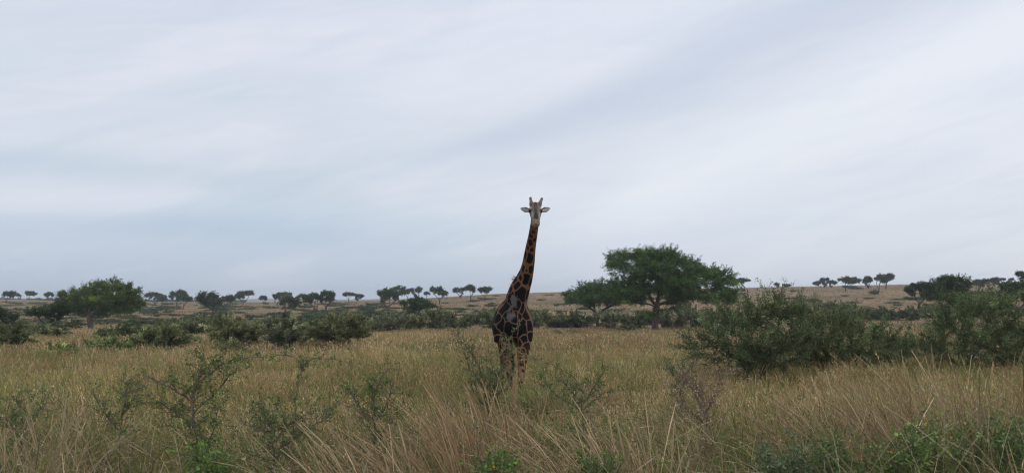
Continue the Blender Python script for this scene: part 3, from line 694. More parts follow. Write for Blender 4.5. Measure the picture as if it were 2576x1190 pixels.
# ================================================================== FOREGROUND SHRUBS
def sapling(name, seed, Y, stems, label, group, col=(.09, .125, .045), nleaf=1500, twl=.14, twn=90, L_=.03, W_=.015, bark=M_TWIG, cat='shrub', thorns=True, flowers=None, twup=.3, sag=0):
    """stems: list of (polyline [(px,py,dy)], r0, r1); twigs and leaves grow from them"""
    rs = R(seed); p0 = stems[0][0][0]; b = P(p0[0], p0[1], Y); b[2] = gz1(b[0], Y)
    root = empty(name, b, label, cat, group); g = Geo(); samp = []; wts = []
    for j, (pl, r0, r1) in enumerate(stems):
        pts = np.array(px2l(pl, b, Y))
        if j == 0: pts[0][2] = -.05
        n = max(6, int(np.linalg.norm(np.diff(pts, axis=0), axis=1).sum()/.05)); pts = resample(pts, n)
        pts[1:-1] += rs.normal(size=(n-2, 3))*.006
        tube(g, pts, np.linspace(r0, r1, n), 6)
        samp.append(pts[max(1, int(n*.15)) if j == 0 else 1:])
    S = np.concatenate(samp); T = np.concatenate([np.gradient(s, axis=0) for s in samp]); T = unit(T)
    k = rs.choice(len(S), twn); d = unit(rs.normal(size=(twn, 3))+T[k]*.6+np.array([0, 0, twup]))
    l = (twl*rs.uniform(.3, 1.6, twn))[:, None]; mid = S[k]+d*l*.5; end = mid+unit(d+rs.normal(size=(twn, 3))*.4+np.array([0, 0, .15]))*l*.5
    segs(g, S[k], mid, np.full(twn, .0035), np.full(twn, .0027), 4); segs(g, mid, end, np.full(twn, .0027), np.full(twn, .0014), 4)
    k2 = rs.choice(twn, twn*2); t = rs.uniform(.2, 1, (twn*2, 1)); s2 = mid[k2]*(1-t)+end[k2]*t; e2 = s2+unit(rs.normal(size=(twn*2, 3))+d[k2]*.5)*l[k2]*.5
    segs(g, s2, e2, np.full(twn*2, .002), np.full(twn*2, .001), 3)
    if thorns:
        m = twn*3; kt = rs.choice(len(S), m); segs(g, S[kt], S[kt]+unit(rs.normal(size=(m, 3)))*.028, np.full(m, .0018), np.full(m, .0004), 3)
    g.build('branches', bark, root, smooth=True)
    if nleaf:
        A = np.concatenate([mid, s2]); B = np.concatenate([end, e2]); k = rs.choice(len(A), nleaf); t = rs.uniform(0, 1, (nleaf, 1))
        cen = A[k]*(1-t)+B[k]*t+rs.normal(size=(nleaf, 3))*.008
        cl = np.exp(rs.normal(size=len(A))*.22)[k][:, None]
        cen[:, 2] = np.maximum(cen[:, 2], .02)
        g2 = Geo(); leaves(g2, rs, cen, L_, W_, np.array([col])*cl*(1.0 if cat == 'plant' else 1.25), cvar=.25); g2.build('foliage', M_LEAF, root)
    if flowers:
        for (fx, fy, dy) in flowers:
            c = P(fx, fy, Y+dy)-b; g3 = Geo(); n = 9; a = np.arange(n)*2*math.pi/n
            dr = np.stack([np.cos(a), -.5+0*a, np.sin(a)], 1); dr = unit(dr); sd_ = unit(np.cross(dr, np.array([0, 1, 0.])))
            v = np.stack([np.tile(c, (n, 1)), c+dr*.008+sd_*.005, c+dr*.015, c+dr*.008-sd_*.005], 1)
            g3.add(v, np.arange(4*n).reshape(n, 4), (.80, .36, .02)); g3.build('flower', M_LEAF, root)
    return root
GF = 'thorny shrubs in the foreground grass'
sapling('thorn_shrub', 31, 8.6, [([(500, 1170, 0), (495, 1110, 0), (488, 1050, 0), (482, 1000, 0)], .020, .014),
   ([(482, 1005, 0), (500, 960, .1), (508, 920, .1), (512, 892, .1)], .013, .004), ([(484, 1010, 0), (450, 985, -.1), (415, 968, -.1), (385, 950, -.2)], .012, .004),
   ([(500, 960, .1), (530, 938, .2), (560, 915, .2), (585, 905, .3)], .010, .003), ([(488, 1040, 0), (530, 1000, .1), (565, 965, .1), (580, 935, .1)], .010, .004),
   ([(492, 1080, 0), (450, 1040, .1), (420, 1020, .2), (380, 1010, .2)], .010, .003), ([(500, 1140, 0), (530, 1100, -.2), (548, 1060, -.2), (540, 1020, -.2)], .010, .004)],
   'dark thorny shrub with spiky top in the left foreground grass', GF, (.12, .165, .055), 3400, .20, 230, L_=.034, W_=.017)
sapling('thorn_shrub', 32, 8.2, [([(735, 1140, 0), (740, 1060, 0), (746, 985, 0), (752, 940, 0), (768, 915, 0)], .011, .007),
   ([(768, 915, 0), (745, 900, .1), (710, 893, .2), (660, 896, .3), (605, 904, .4)], .006, .003), ([(768, 915, 0), (785, 900, 0), (805, 897, -.1), (850, 905, -.1), (890, 918, -.1)], .006, .003),
   ([(735, 1110, 0), (715, 1060, .1), (702, 1000, .1), (690, 990, .1)], .008, .003)],
   'thin bent sapling with long bare arching twig left of centre', GF, (.11, .165, .05), 1300, .10, 120, twup=0, bark=M_GREYTWIG)
sapling('thorn_shrub', 33, 8.0, [([(700, 1150, 0), (690, 1090, 0), (670, 1050, 0), (650, 1015, 0)], .012, .004), ([(695, 1110, 0), (730, 1060, .1), (780, 1040, .1)], .010, .003),
   ([(700, 1130, 0), (770, 1080, .1), (830, 1050, .1), (850, 1010, .1)], .010, .003), ([(690, 1090, 0), (650, 1075, .1), (620, 1070, .1)], .008, .003)],
   'low leafy thorn shrub around the foot of the thin bent sapling', GF, (.12, .165, .06), 2300, .19, 180)
sapling('thorn_shrub', 34, 9.0, [([(940, 1120, 0), (945, 1060, 0), (940, 1010, 0), (935, 975, 0)], .014, .005), ([(945, 1060, 0), (975, 1010, .1), (990, 965, .1)], .010, .003),
   ([(945, 1060, 0), (900, 1020, .1), (880, 980, .1)], .010, .003), ([(938, 1010, 0), (955, 950, 0), (975, 930, 0)], .008, .003), ([(942, 1090, 0), (990, 1060, .1), (1010, 1030, .1)], .009, .003)],
   'green thorn shrub midway between the left shrub and the giraffe', GF, (.115, .16, .055), 2300, .21, 170)
sapling('thorn_shrub', 35, 10.0, [([(1232, 1050, 0), (1228, 1000, 0), (1215, 950, 0), (1195, 900, 0), (1165, 865, 0), (1140, 832, 0)], .016, .003),
   ([(1230, 1010, 0), (1250, 960, .1), (1262, 915, .1), (1275, 890, .1)], .012, .004), ([(1228, 990, 0), (1200, 950, .1), (1178, 920, .1), (1168, 890, .1)], .010, .003),
   ([(1240, 1020, 0), (1265, 970, -.1), (1285, 935, -.1)], .011, .004), ([(1225, 985, 0), (1240, 930, .2), (1235, 905, .2)], .010, .003), ([(1232, 1030, 0), (1200, 1000, .1), (1185, 970, .1)], .010, .003)],
   'dense thorn shrub hiding the giraffe\'s left foreleg', GF, (.135, .18, .06), 3300, .20, 270)
sapling('thorn_shrub', 36, 9.4, [([(1492, 1110, 0), (1488, 1045, 0), (1470, 985, 0), (1440, 945, 0), (1400, 920, 0), (1352, 903, 0), (1310, 888, 0), (1265, 862, 0)], .013, .004),
   ([(1310, 888, 0), (1290, 870, .1), (1278, 850, .1), (1308, 818, .1)], .005, .002), ([(1352, 903, 0), (1330, 906, 0), (1300, 880, 0), (1275, 856, 0), (1258, 842, 0)], .006, .003), ([(1470, 985, 0), (1430, 960, .1), (1400, 945, .1)], .006, .003)],
   'long arching bare thorn branch crossing in front of the giraffe chest', GF, (.12, .17, .05), 520, .07, 90, bark=M_GREYTWIG, twup=.1)
sapling('thorn_shrub', 37, 9.6, [([(1470, 1080, 0), (1465, 1020, 0), (1440, 985, 0), (1410, 955, 0)], .012, .004), ([(1465, 1020, 0), (1490, 980, .1), (1510, 945, .1), (1535, 915, .1)], .010, .003),
   ([(1468, 1040, 0), (1430, 1010, .1), (1385, 985, .1), (1370, 950, .1)], .009, .003), ([(1467, 1030, 0), (1500, 1000, .1), (1530, 985, .1)], .009, .003)],
   'green thorn shrub in the grass right of the giraffe legs', GF, (.11, .165, .05), 1700, .17, 120)
sapling('dead_shrub', 38, 9.5, [([(1775, 1120, 0), (1775, 1050, 0), (1770, 990, 0), (1765, 945, 0)], .014, .004), ([(1775, 1050, 0), (1745, 990, .1), (1725, 950, .1)], .010, .003), ([(1775, 1040, 0), (1800, 980, .1), (1822, 935, .1)], .010, .003),
   ([(1772, 1010, 0), (1740, 960, .1), (1740, 930, .1)], .008, .003), ([(1775, 1070, 0), (1720, 1020, .1), (1690, 990, .1)], .009, .003)],
   'greyish leafless dead shrub left in front of the biggest thorn bush', GF, (.36, .27, .19), 1300, .22, 240, bark=M_GREYTWIG)
sapling('thorn_shrub', 39, 12.5, [([(1715, 990, 0), (1712, 960, 0), (1700, 935, 0)], .010, .004), ([(1712, 960, 0), (1735, 925, .1), (1745, 905, .1)], .008, .003), ([(1712, 965, 0), (1690, 940, .1), (1680, 920, .1)], .008, .003)],
   'small thorn shrub at the left foot of the biggest thorn bush', GF, (.11, .15, .055), 1700, .18, 150, L_=.035)
sapling('thorn_shrub', 40, 9.4, [([(300, 1110, 0), (305, 1050, 0), (318, 1000, 0), (312, 945, 0)], .010, .004), ([(305, 1050, 0), (340, 1000, .1), (350, 960, .1)], .009, .003), ([(302, 1080, 0), (260, 1040, .1), (240, 1000, .1)], .009, .003)],
   'slim thorn shrub left of the spiky topped one', GF, (.12, .165, .055), 1500, .2, 130)
sapling('thorn_shrub', 43, 9.0, [([(60, 1130, 0), (62, 1080, 0), (55, 1040, 0), (40, 1005, 0)], .010, .004), ([(62, 1080, 0), (95, 1040, .1), (110, 1015, .1)], .009, .003), ([(60, 1100, 0), (20, 1060, .1), (0, 1040, .1)], .009, .003)],
   'leafy green shrub in the grass at the left edge', GF, (.12, .18, .055), 1800, .2, 140)
GW = 'leafy green weeds in the near foreground'
def weed(seed, px, by, Y, w_, h_, label, fl, col=(.19, .28, .08), n=1100):
    st = [([(px, by, 0), (px-w_*.1, by-h_*.5, 0), (px+w_*.05, by-h_, 0)], .009, .003)]
    rs = R(seed)
    for k in range(9):
        a = rs.uniform(-1, 1); st.append(([(px, by-h_*rs.uniform(0, .35), 0), (px+a*w_*.5, by-h_*rs.uniform(.4, .6), rs.uniform(-.3, .3)), (px+a*w_*.9, by-h_*rs.uniform(.7, 1.0), rs.uniform(-.4, .4))], .007, .003))
    sapling('leafy_weed', seed, Y, st, label, GW, col, n, .15, 240, .042, .024, plainmat('green_stem', (.10, .12, .05)), 'plant', False, fl)
weed(61, 2250, 1270, 7.2, 80, 160, 'leafy weed with small orange flower, leftmost of the right corner group', [(2242, 1135, -.3)])
weed(62, 2350, 1255, 7.4, 85, 185, 'bright leafy weed with two orange flowers in the right foreground', [(2330, 1062, -.3), (2392, 1098, -.3)], (.21, .30, .085), 1300)
weed(63, 2440, 1225, 8.2, 70, 150, 'tall leafy weed behind the flowering ones by the right edge', None, (.18, .26, .07), 1100)
weed(64, 2545, 1255, 7.4, 60, 190, 'leafy weed cut by the right edge', None, (.15, .22, .07))
weed(65, 2000, 1270, 7.0, 110, 130, 'grey green leafy weed below the lush green grass clump', None, (.16, .21, .11), 2400)
weed(66, 1250, 1260, 6.6, 50, 110, 'small leafy weed with one orange flower at bottom centre', [(1242, 1172, -.25)], (.15, .25, .06), 1000)
weed(67, 545, 1270, 7.0, 60, 150, 'bright green weed below the spiky thorn shrub', None, (.16, .26, .06), 1200)
weed(68, 1510, 1290, 6.8, 60, 130, 'low green weed at the bottom right of centre', None, (.14, .21, .06), 900)
weed(69, 2120, 1270, 7.0, 80, 150, 'low green weed between the grey green and the flowering ones', None, (.14, .20, .06), 1300)

# ================================================================== GIRAFFE
def build_giraffe():
    rs = R(9); GY = 18.5; yaw = math.radians(1.2)
    Fw = np.array([math.sin(yaw), -math.cos(yaw), 0]); Lt = np.array([math.cos(yaw), math.sin(yaw), 0]); UP = np.array([0, 0, 1.])
    org = np.array([X_at(1293, GY), GY, 0.0]); org[2] = gz1(org[0], GY)
    g = Geo()
    def loft(rows, lat=Lt, n=None, sides=20, hand=True):
        """rows: (point, lateral radius, other radius)"""
        pts = np.array([np.r_[r[0], r[1], r[2]] for r in rows]); n = n or len(rows)*5
        d = np.r_[0, np.cumsum(np.linalg.norm(np.diff(pts[:, :3], axis=0), axis=1))]; u = np.linspace(0, d[-1], n)
        o = np.stack([np.interp(u, d, pts[:, k]) for k in range(5)], 1)
        for _ in range(4): o[1:-1] = .25*o[:-2]+.5*o[1:-1]+.25*o[2:]
        tube(g, o[:, :3], o[:, 3], sides, lat=lat, rad2=o[:, 4], cap=True)
    def W(px, py, Y): return P(px, py, Y)
    # trunk of the body: s metres behind the chest
    c0 = W(1291, 830, 18.25)
    def T(s, z, x=0): p = c0-Fw*s+Lt*x; p = p.copy(); p[2] = z; return p
    loft([(T(-.36, 2.00), .12, .20), (T(-.25, 2.00), .27, .38), (T(-.05, 2.02), .37, .52), (T(.2, 2.04), .425, .58), (T(.55, 2.06), .435, .62), (T(1.0, 2.05), .445, .60), (T(1.5, 2.02), .445, .55), (T(1.95, 2.0), .42, .50), (T(2.25, 1.98), .28, .40), (T(2.42, 1.98), .12, .22)], sides=28)
    # withers hump
    loft([(T(.15, 2.40, .03), .20, .28), (T(.5, 2.52, .03), .17, .32), (T(.95, 2.45), .14, .28)])
    # shoulders
    for sg in (-1, 1):
        loft([(T(.35, 2.42, sg*.22), .14, .20), (T(.18, 2.15, sg*.30), .16, .28), (T(.02, 1.90, sg*.318), .17, .28), (T(-.05, 1.62, sg*.31), .14, .20)])
        loft([(T(1.9, 2.20, sg*.22), .18, .28), (T(1.95, 1.98, sg*.33), .19, .36), (T(1.85, 1.70, sg*.34), .16, .27)])
    # neck
    k = lambda px, py, Y, hw, b: (W(px, py, Y), hw*Y/F, b)
    neck = [k(1294, 806, 18.45, 40, .52), k(1294, 787, 18.42, 36, .50), k(1297, 765, 18.38, 28.5, .46), k(1304, 737, 18.30, 26.5, .41), k(1310, 722, 18.25, 25, .38), k(1318, 705, 18.2, 21, .33), k(1324.5, 686, 18.1, 17.6, .28), k(1329, 665, 18.0, 15.6, .245),
            k(1332, 643, 17.92, 14.3, .22), k(1335, 622, 17.84, 12.8, .195), k(1339, 601, 17.76, 11.6, .175), k(1342.5, 580, 17.68, 11, .165), k(1345.5, 560, 17.62, 10.5, .16), k(1347, 540, 17.6, 11, .14)]
    loft(neck, n=80)
    # head
    a = W(1347, 521, 17.62); m = W(1347.3, 566, 17.10); ax = unit(m-a); HL = np.linalg.norm(m-a)
    Hn = unit(np.cross(Lt, ax)); Hn = Hn if Hn[2] > 0 else -Hn     # up off the forehead
    Hl = np.array([1., 0, 0]); Hn = unit(np.cross(ax, Hl)); Hn = Hn if Hn[2] > 0 else -Hn
    def Q(t, l=0, h=0): return a+ax*HL*t+Hl*l+Hn*h
    loft([(Q(-.12), .085, .09), (Q(0), .125, .12), (Q(.15), .145, .135), (Q(.33), .142, .135), (Q(.5), .122, .12), (Q(.68), .100, .100), (Q(.84), .096, .088), (Q(.95), .104, .080), (Q(1.04), .088, .06), (Q(1.09), .05, .035)], lat=Hl, sides=24)
    loft([(Q(.12, 0, -.10), .10, .08), (Q(.45, 0, -.12), .085, .075), (Q(.8, 0, -.085), .075, .055), (Q(1.03, 0, -.07), .065, .04), (Q(1.08, 0, -.06), .04, .025)], lat=Hl)   # jaw
    loft([(Q(-.02, 0, .09), .035, .04), (Q(.12, 0, .125), .042, .05), (Q(.28, 0, .125), .045, .05), (Q(.5, 0, .09), .035, .035)], lat=Hl)       # median ridge
    for sg in (-1, 1):
        loft([(Q(.22, sg*.095, .045), .035, .045), (Q(.32, sg*.125, .05), .04, .045), (Q(.43, sg*.105, .04), .03, .035)], lat=Hl)     # brow over the eye
        loft([(Q(.90, sg*.035, .062), .022, .022), (Q(.97, sg*.045, .058), .027, .022)], lat=Hl)   # nostril rim
        # ossicones
        top = W(1334.3 if sg < 0 else 1363.2, 498.5 if sg < 0 else 500, 17.72); bs = Q(.02, sg*.085, .05)
        loft([(bs, .060, .060), (bs+(top-bs)*.35, .048, .046), (bs+(top-bs)*.75, .032, .032), (top, .036, .036), (top+unit(top-bs)*.02, .026, .026)], lat=np.array([1., 0, 0]), sides=14)
        # ears: flattened leaf, cupped forward
        e0 = Q(.20, sg*.11, -.02); tip = W(1308.5 if sg < 0 else 1384.5, 524, 17.66)
        dv = unit(tip-e0); upv = unit(UP-dv*np.dot(dv, UP)); EL_ = np.linalg.norm(tip-e0)
        loft([(e0, .030, .024), (e0+dv*EL_*.3, .060, .020), (e0+dv*EL_*.55, .072, .017), (e0+dv*EL_*.82, .044, .015), (tip, .012, .012)], lat=upv, sides=16)
    # legs
    def leg(rows): loft([(W(px, py, Y), w_*Y/F, b) for px, py, Y, w_, b in rows], n=60, sides=16)
    leg([(1273, 835, 18.25, 19, .25), (1273, 868, 18.18, 17.5, .20), (1274, 890, 18.1, 15, .155), (1277, 915, 18.05, 10.5, .11), (1281, 935, 18.02, 7.8, .085), (1284, 950, 18.0, 7.6, .085), (1286, 963, 18.02, 5.2, .058), (1288, 990, 18.08, 4.4, .05), (1289, 1004, 18.1, 5.6, .062), (1290, 1014, 18.05, 5.2, .058), (1290, 1024, 18.0, 7, .085)])
    leg([(1315, 835, 18.25, 19, .25), (1318, 868, 18.15, 17, .20), (1315.5, 892, 18.05, 14.6, .155), (1313, 915, 17.95, 11, .11), (1312, 935, 17.9, 8.2, .088), (1311.5, 948, 17.88, 7.6, .085), (1311.5, 960, 17.9, 5.4, .058), (1311.8, 990, 18.0, 4.4, .05), (1312, 1006, 18.02, 5.6, .062), (1312.5, 1018, 17.96, 5.2, .058), (1312.5, 1028, 17.9, 7, .085)])
    for sg in (-1, 1):
        H_ = [(T(1.95, 1.85, sg*.26), .17, .27), (T(1.75, 1.50, sg*.25), .12, .18), (T(1.85, 1.20, sg*.24), .085, .11), (T(2.05, .92, sg*.235), .062, .085), (T(2.02, .80, sg*.23), .055, .07), (T(1.93, .45, sg*.23), .045, .05), (T(1.90, .18, sg*.23), .055, .06), (T(1.84, .08, sg*.23), .06, .075), (T(1.82, .01, sg*.23), .075, .10)]
        loft(H_, n=60, sides=16)
    # fuse everything into one skin
    tmp = g.build('giraffe_tmp', M_COAT)
    md = tmp.modifiers.new('r', 'REMESH'); md.mode = 'VOXEL'; md.voxel_size = .0145
    ms_ = tmp.modifiers.new('s', 'SMOOTH'); ms_.factor = .5; ms_.iterations = 3
    dg = bpy.context.evaluated_depsgraph_get(); me = bpy.data.meshes.new_from_object(tmp.evaluated_get(dg))
    bpy.data.objects.remove(tmp)
    n = len(me.vertices); V = np.empty(n*3, np.float32); me.vertices.foreach_get('co', V); V = V.reshape(-1, 3).astype(float)
    NR = np.empty(n*3, np.float32); me.vertices.foreach_get('normal', NR); NR = NR.reshape(-1, 3)
    # photo position of each vertex, used only to find where the known markings sit on the skin
    rel = V-np.array([0, 0, CAMH]); fw = rel[:, 1]*math.cos(TH)+rel[:, 2]*math.sin(TH); upc = -rel[:, 1]*math.sin(TH)+rel[:, 2]*math.cos(TH)
    PX = CX+F*rel[:, 0]/fw; PY = CY-F*upc/fw
    Z1 = lambda a, b: (1231.2+a*.2124, 473.5+b*.2124); Z2 = lambda a, b: (1199.7+a*.2759, 681.9+b*.2759)
    seeds = [(Z1(485, 560), .075), (Z1(532, 545), .06), (Z1(478, 655), .075), (Z1(545, 625), .055), (Z1(528, 740), .07), (Z1(412, 790), .085), (Z1(465, 835), .115), (Z1(388, 940), .085), (Z1(430, 975), .05), (Z1(512, 960), .10), (Z1(365, 1060), .08), (Z1(432, 1095), .12), (Z1(320, 1150), .11), (Z1(495, 1120), .09), (Z1(440, 700), .05)]
    seeds += [(Z2(412, 215), .16), (Z2(300, 165), .08), (Z2(300, 245), .15), (Z2(245, 340), .18), (Z2(470, 215), .10), (Z2(375, 310), .13), (Z2(420, 345), .13), (Z2(345, 430), .16), (Z2(400, 425), .12), (Z2(445, 395), .14), (Z2(265, 400), .16), (Z2(215, 485), .2), (Z2(165, 540), .2),
              (Z2(305, 545), .26), (Z2(420, 530), .24), (Z2(492, 510), .16), (Z2(250, 625), .2), (Z2(335, 655), .2), (Z2(440, 610), .17), (Z2(385, 650), .13), (Z2(475, 690), .17), (Z2(175, 620), .17), (Z2(205, 690), .12), (Z2(500, 590), .16), (Z2(180, 440), .14),
              (Z2(420, 720), .10), (Z2(275, 725), .09), (Z2(215, 770), .09), (Z2(420, 835), .085), (Z2(455, 830), .06), (Z2(432, 895), .05), (Z2(392, 930), .042), (Z2(425, 950), .035), (Z2(418, 1000), .03), (Z2(382, 890), .03), (Z2(250, 800), .07), (Z2(300, 830), .05), (Z2(320, 900), .04)]
    front = NR[:, 1] < -.05
    pos = []; rad = []
    fi = np.where(front)[0]
    for (sx, sy), r_ in seeds:
        d = (PX[fi]-sx)**2+(PY[fi]-sy)**2; c = fi[d < max(d.min()*1.5, 9)]; j = c[np.argmin(V[c, 1])]; pos.append(V[j]); rad.append(r_*1.12)
    # the rest of the coat: spread seeds over the parts the photo does not show
    pos = list(pos); order = rs.permutation(n)[:9000]
    for j in order:
        p = V[j]; z = p[2]
        if z > 4.35: continue
        r_ = .22 if z > 1.6 and z < 3.0 else (.13 if z >= 3.0 else .07)
        if z < .45: continue
        if min(np.linalg.norm(p-q_) for q_ in pos) > r_*1.45: pos.append(p); rad.append(r_)
    pos = np.array(pos); rad = np.array(rad)
    noise = np.stack([vnoise(V[:, 0]*14+k_*7, V[:, 2]*14+V[:, 1]*9, 80+k_) for k_ in range(3)], 1)*.016+np.stack([vnoise(V[:, 0]*6+k_*5, V[:, 2]*6+V[:, 1]*5, 70+k_) for k_ in range(3)], 1)*.030
    Vn = V+noise
    d1 = np.full(n, 9.); d2 = np.full(n, 9.); i1 = np.zeros(n, int)
    for j in range(len(pos)):
        q_ = (Vn-pos[j]); q_[:, 2] *= .80; d = np.linalg.norm(q_, axis=1)/rad[j]
        m_ = d < d1; d2 = np.where(m_, d1, np.minimum(d2, d)); d1 = np.where(m_, d, d1); i1 = np.where(m_, j, i1)
    gap = (d2-d1)*rad[i1]
    z = V[:, 2]
    gw = np.interp(z, [0, 1.2, 1.6, 2.7, 3.2, 5], [.05, .045, .026, .028, .050, .055])
    sm = lambda x, lo_, hi_: np.clip((x-lo_)/(hi_-lo_), 0, 1)
    patch = sm(np.interp(V[:, 2], [0, 2.6, 3.1, 6], [1.06, 1.04, .86, .82])-d1, 0, .12)*sm(gap, gw*.5, gw*.5+.016)
    dark = np.stack([np.interp(z, [.6, 1.3, 1.7, 5], [.06, .05, .011, .011]), np.interp(z, [.6, 1.3, 1.7, 5], [.032, .028, .009, .009]), np.interp(z, [.6, 1.3, 1.7, 5], [.016, .015, .009, .010])], 1)
    bgc = np.stack([np.interp(z, [.2, .8, 1.2, 1.9, 2.6, 3.4, 4.6], [.36, .36, .33, .185, .185, .205, .13]), np.interp(z, [.2, .8, 1.2, 1.9, 2.6, 3.4, 4.6], [.29, .24, .165, .118, .100, .100, .062]), np.interp(z, [.2, .8, 1.2, 1.9, 2.6, 3.4, 4.6], [.22, .155, .082, .082, .060, .050, .036])], 1)
    bgc *= (1+.22*vnoise(V[:, 0]*30, V[:, 2]*30+V[:, 1]*20, 90))[:, None]
    bgc *= .84
    col = bgc*(1-patch[:, None])+dark*patch[:, None]
    def blend(mask, c):
        nonlocal col
        col = col*(1-mask[:, None])+np.array([c])*mask[:, None]
    def spot(px, py, rx, ry, c, soft=.35, extra=None):
        nz = .42*vnoise(V[:, 0]*16, V[:, 2]*16, 95)+.2*vnoise(V[:, 0]*40, V[:, 2]*40, 96)
        m_ = sm(1-np.sqrt(((PX-px)/rx)**2+((PY-py)/ry)**2)+nz, 0, soft)*front*(V[:, 1] < 18.6)
        if extra is not None: m_ = m_*extra
        blend(m_, c)
    # pale scars on the shoulder
    x_, y_ = Z2(338, 272); spot(x_, y_, 10, 22, (.12, .108, .10)); x_, y_ = Z2(305, 402); spot(x_, y_, 12, 19, (.11, .098, .09)); x_, y_ = Z2(445, 315); spot(x_, y_, 4, 9, (.17, .145, .13))
    # head colours in head space
    hr = V-a; ht = hr@ax/HL; hl = hr@Hl; hh = hr@Hn
    hm2 = sm(ht, -.6, -.2)*(z > 4.25)*(V[:, 1] < 17.95)
    head = (np.linalg.norm(hr-np.outer(np.clip(ht, 0, 1)*HL, ax), axis=1) < .40) & ((ht > -.05) | (z > 4.78)) & (V[:, 1] < 17.86)
    neckm = (V[:, 1] > 17.50+(z-4.3)*.25) & (z < 4.66)
    head &= ~neckm
    hf = head.astype(float)
    nz = vnoise(V[:, 0]*40, V[:, 2]*40, 97)
    col = np.where(head[:, None], np.array([[.185, .150, .125]])*(1+.30*nz[:, None]), col)
    def hs(t0, l0, rt, rl, c, soft=.4, hmin=-.04, both=True):
        nonlocal col
        ll_ = np.abs(hl) if both else hl
        m_ = sm(1-np.sqrt(((ht-t0)/rt)**2+((ll_-l0)/rl)**2)+.12*nz, 0, soft)*hf*(hh > hmin)
        col = col*(1-m_[:, None])+np.array([c])*m_[:, None]
    hs(.28, 0, .48, .045, (.075, .058, .048)); hs(.33, 0, .12, .04, (.13, .09, .07)); hs(.70, 0, .22, .065, (.05, .042, .038)); hs(.22, .125, .12, .04, (.38, .33, .29))
    hs(.37, .130, .10, .036, (.018, .014, .012), hmin=-.1); hs(1.0, 0, .16, .12, (.26, .18, .13), hmin=-.3); hs(.95, .043, .035, .014, (.02, .015, .014)); hs(.60, .085, .16, .035, (.33, .28, .24))
    hs(.05, .085, .12, .03, (.12, .09, .075)); hs(1.06, 0, .04, .07, (.10, .07, .06), hmin=-.3)
    # ossicones: brown-grey with black knobs
    oss = (z > 4.98) & (V[:, 1] < 17.95); k_ = sm(z, 5.08, 5.11)*oss
    col = np.where(oss[:, None], np.array([[.13, .10, .085]])*(1+.2*nz[:, None]), col); col = col*(1-k_[:, None])+np.array([[.012, .010, .010]])*k_[:, None]
    # ears
    for sg in (-1, 1):
        e0 = Q(.20, sg*.11, -.02); tip = W(1308.5 if sg < 0 else 1384.5, 524, 17.66); dv = unit(tip-e0); q_ = V-e0; t_ = q_@dv/np.linalg.norm(tip-e0); pr_ = np.linalg.norm(q_-np.outer(q_@dv, dv), axis=1)
        er = (t_ > .18) & (t_ < 1.15) & (pr_ < .09) & (np.abs(V[:, 0]-a[0]) > .150)
        wdt = np.interp(t_, [0, .3, .6, .85, 1], [.03, .060, .072, .044, .012]); off_ = q_[:, 2]-(q_@dv)*dv[2]
        inner = er & front & (np.abs(off_+.006) < wdt*.55) & (NR[:, 1] < -.3)
        col = np.where(er[:, None], np.array([[.06, .045, .04]]), col); col = np.where(inner[:, None], np.array([[.42, .40, .40]]), col)
    at = me.color_attributes.new('Col', 'FLOAT_COLOR', 'POINT')
    at.data.foreach_set('color', np.concatenate([np.clip(col, 0, 1), np.ones((n, 1))], 1).astype(np.float32).ravel())
    me.vertices.foreach_set('co', (V-org).astype(np.float32).ravel()); me.update()
    for p in me.polygons: p.use_smooth = True
    me.materials.clear(); me.materials.append(M_COAT); me.name = 'body'
    root = empty('giraffe', org, 'tall dark patched giraffe standing in the grass facing the camera', 'giraffe')
    body = bpy.data.objects.new('body', me); C.objects.link(body); body.parent = root
    EYE = plainmat('eye', (.006, .005, .005), .12, .8)
    import bmesh
    for sg in (-1, 1):
        bm = bmesh.new(); bmesh.ops.create_uvsphere(bm, u_segments=16, v_segments=10, radius=.027)
        mm = bpy.data.meshes.new('eye'); bm.to_mesh(mm); bm.free()
        for p in mm.polygons: p.use_smooth = True
        mm.materials.append(EYE); e = bpy.data.objects.new('eye', mm); C.objects.link(e); e.parent = root; e.location = [float(c) for c in (Q(.37, sg*.130, .045)-org)]
        g5 = Geo(); n5 = 14; c5 = Q(.36, sg*.135, .055)-org; d5 = unit(rs.normal(size=(n5, 3))*.25+np.array([sg*.8, -.7, -.25])); s5 = np.tile(c5, (n5, 1))+rs.normal(size=(n5, 3))*.010
        segs(g5, s5, s5+d5*.045, np.full(n5, .0018), np.full(n5, .0006), 3); g5.build('eyelashes', EYE, root)
    # mane along the back of the neck
    g6 = Geo(); tt = np.linspace(0, 1, 900); npts = np.array([r_[0] for r_ in neck[2:]]); nb = np.array([r_[2] for r_ in neck[2:]])
    o_ = resample(np.c_[npts, nb], 900); dd = unit(np.gradient(o_[:, :3], axis=0)); bk = unit(-Fw[None]-dd*(-Fw@dd.T)[:, None])
    s6 = o_[:, :3]+bk*(o_[:, 3:4]-.03)+rs.normal(size=(900, 3))*.012
    e6 = s6+bk*(.09+.03*rs.uniform(size=(900, 1)))+dd*.02*rs.normal(size=(900, 1))
    segs(g6, s6-org, e6-org, np.full(900, .005), np.full(900, .002), 3)
    # tousled tuft low on the neck that shows at the left outline
    n7 = 60; c7 = W(1303, 709, 18.42); s7 = np.tile(c7, (n7, 1))+rs.normal(size=(n7, 3))*np.array([.03, .03, .045]); d7 = unit(rs.normal(size=(n7, 3))*.35+np.array([-1, .1, .35]))
    segs(g6, s7-org, s7+d7*rs.uniform(.10, .20, (n7, 1))-org, np.full(n7, .006), np.full(n7, .0015), 3)
    g6.build('mane', plainmat('mane_hair', (.22, .11, .05), .8, .2), root)
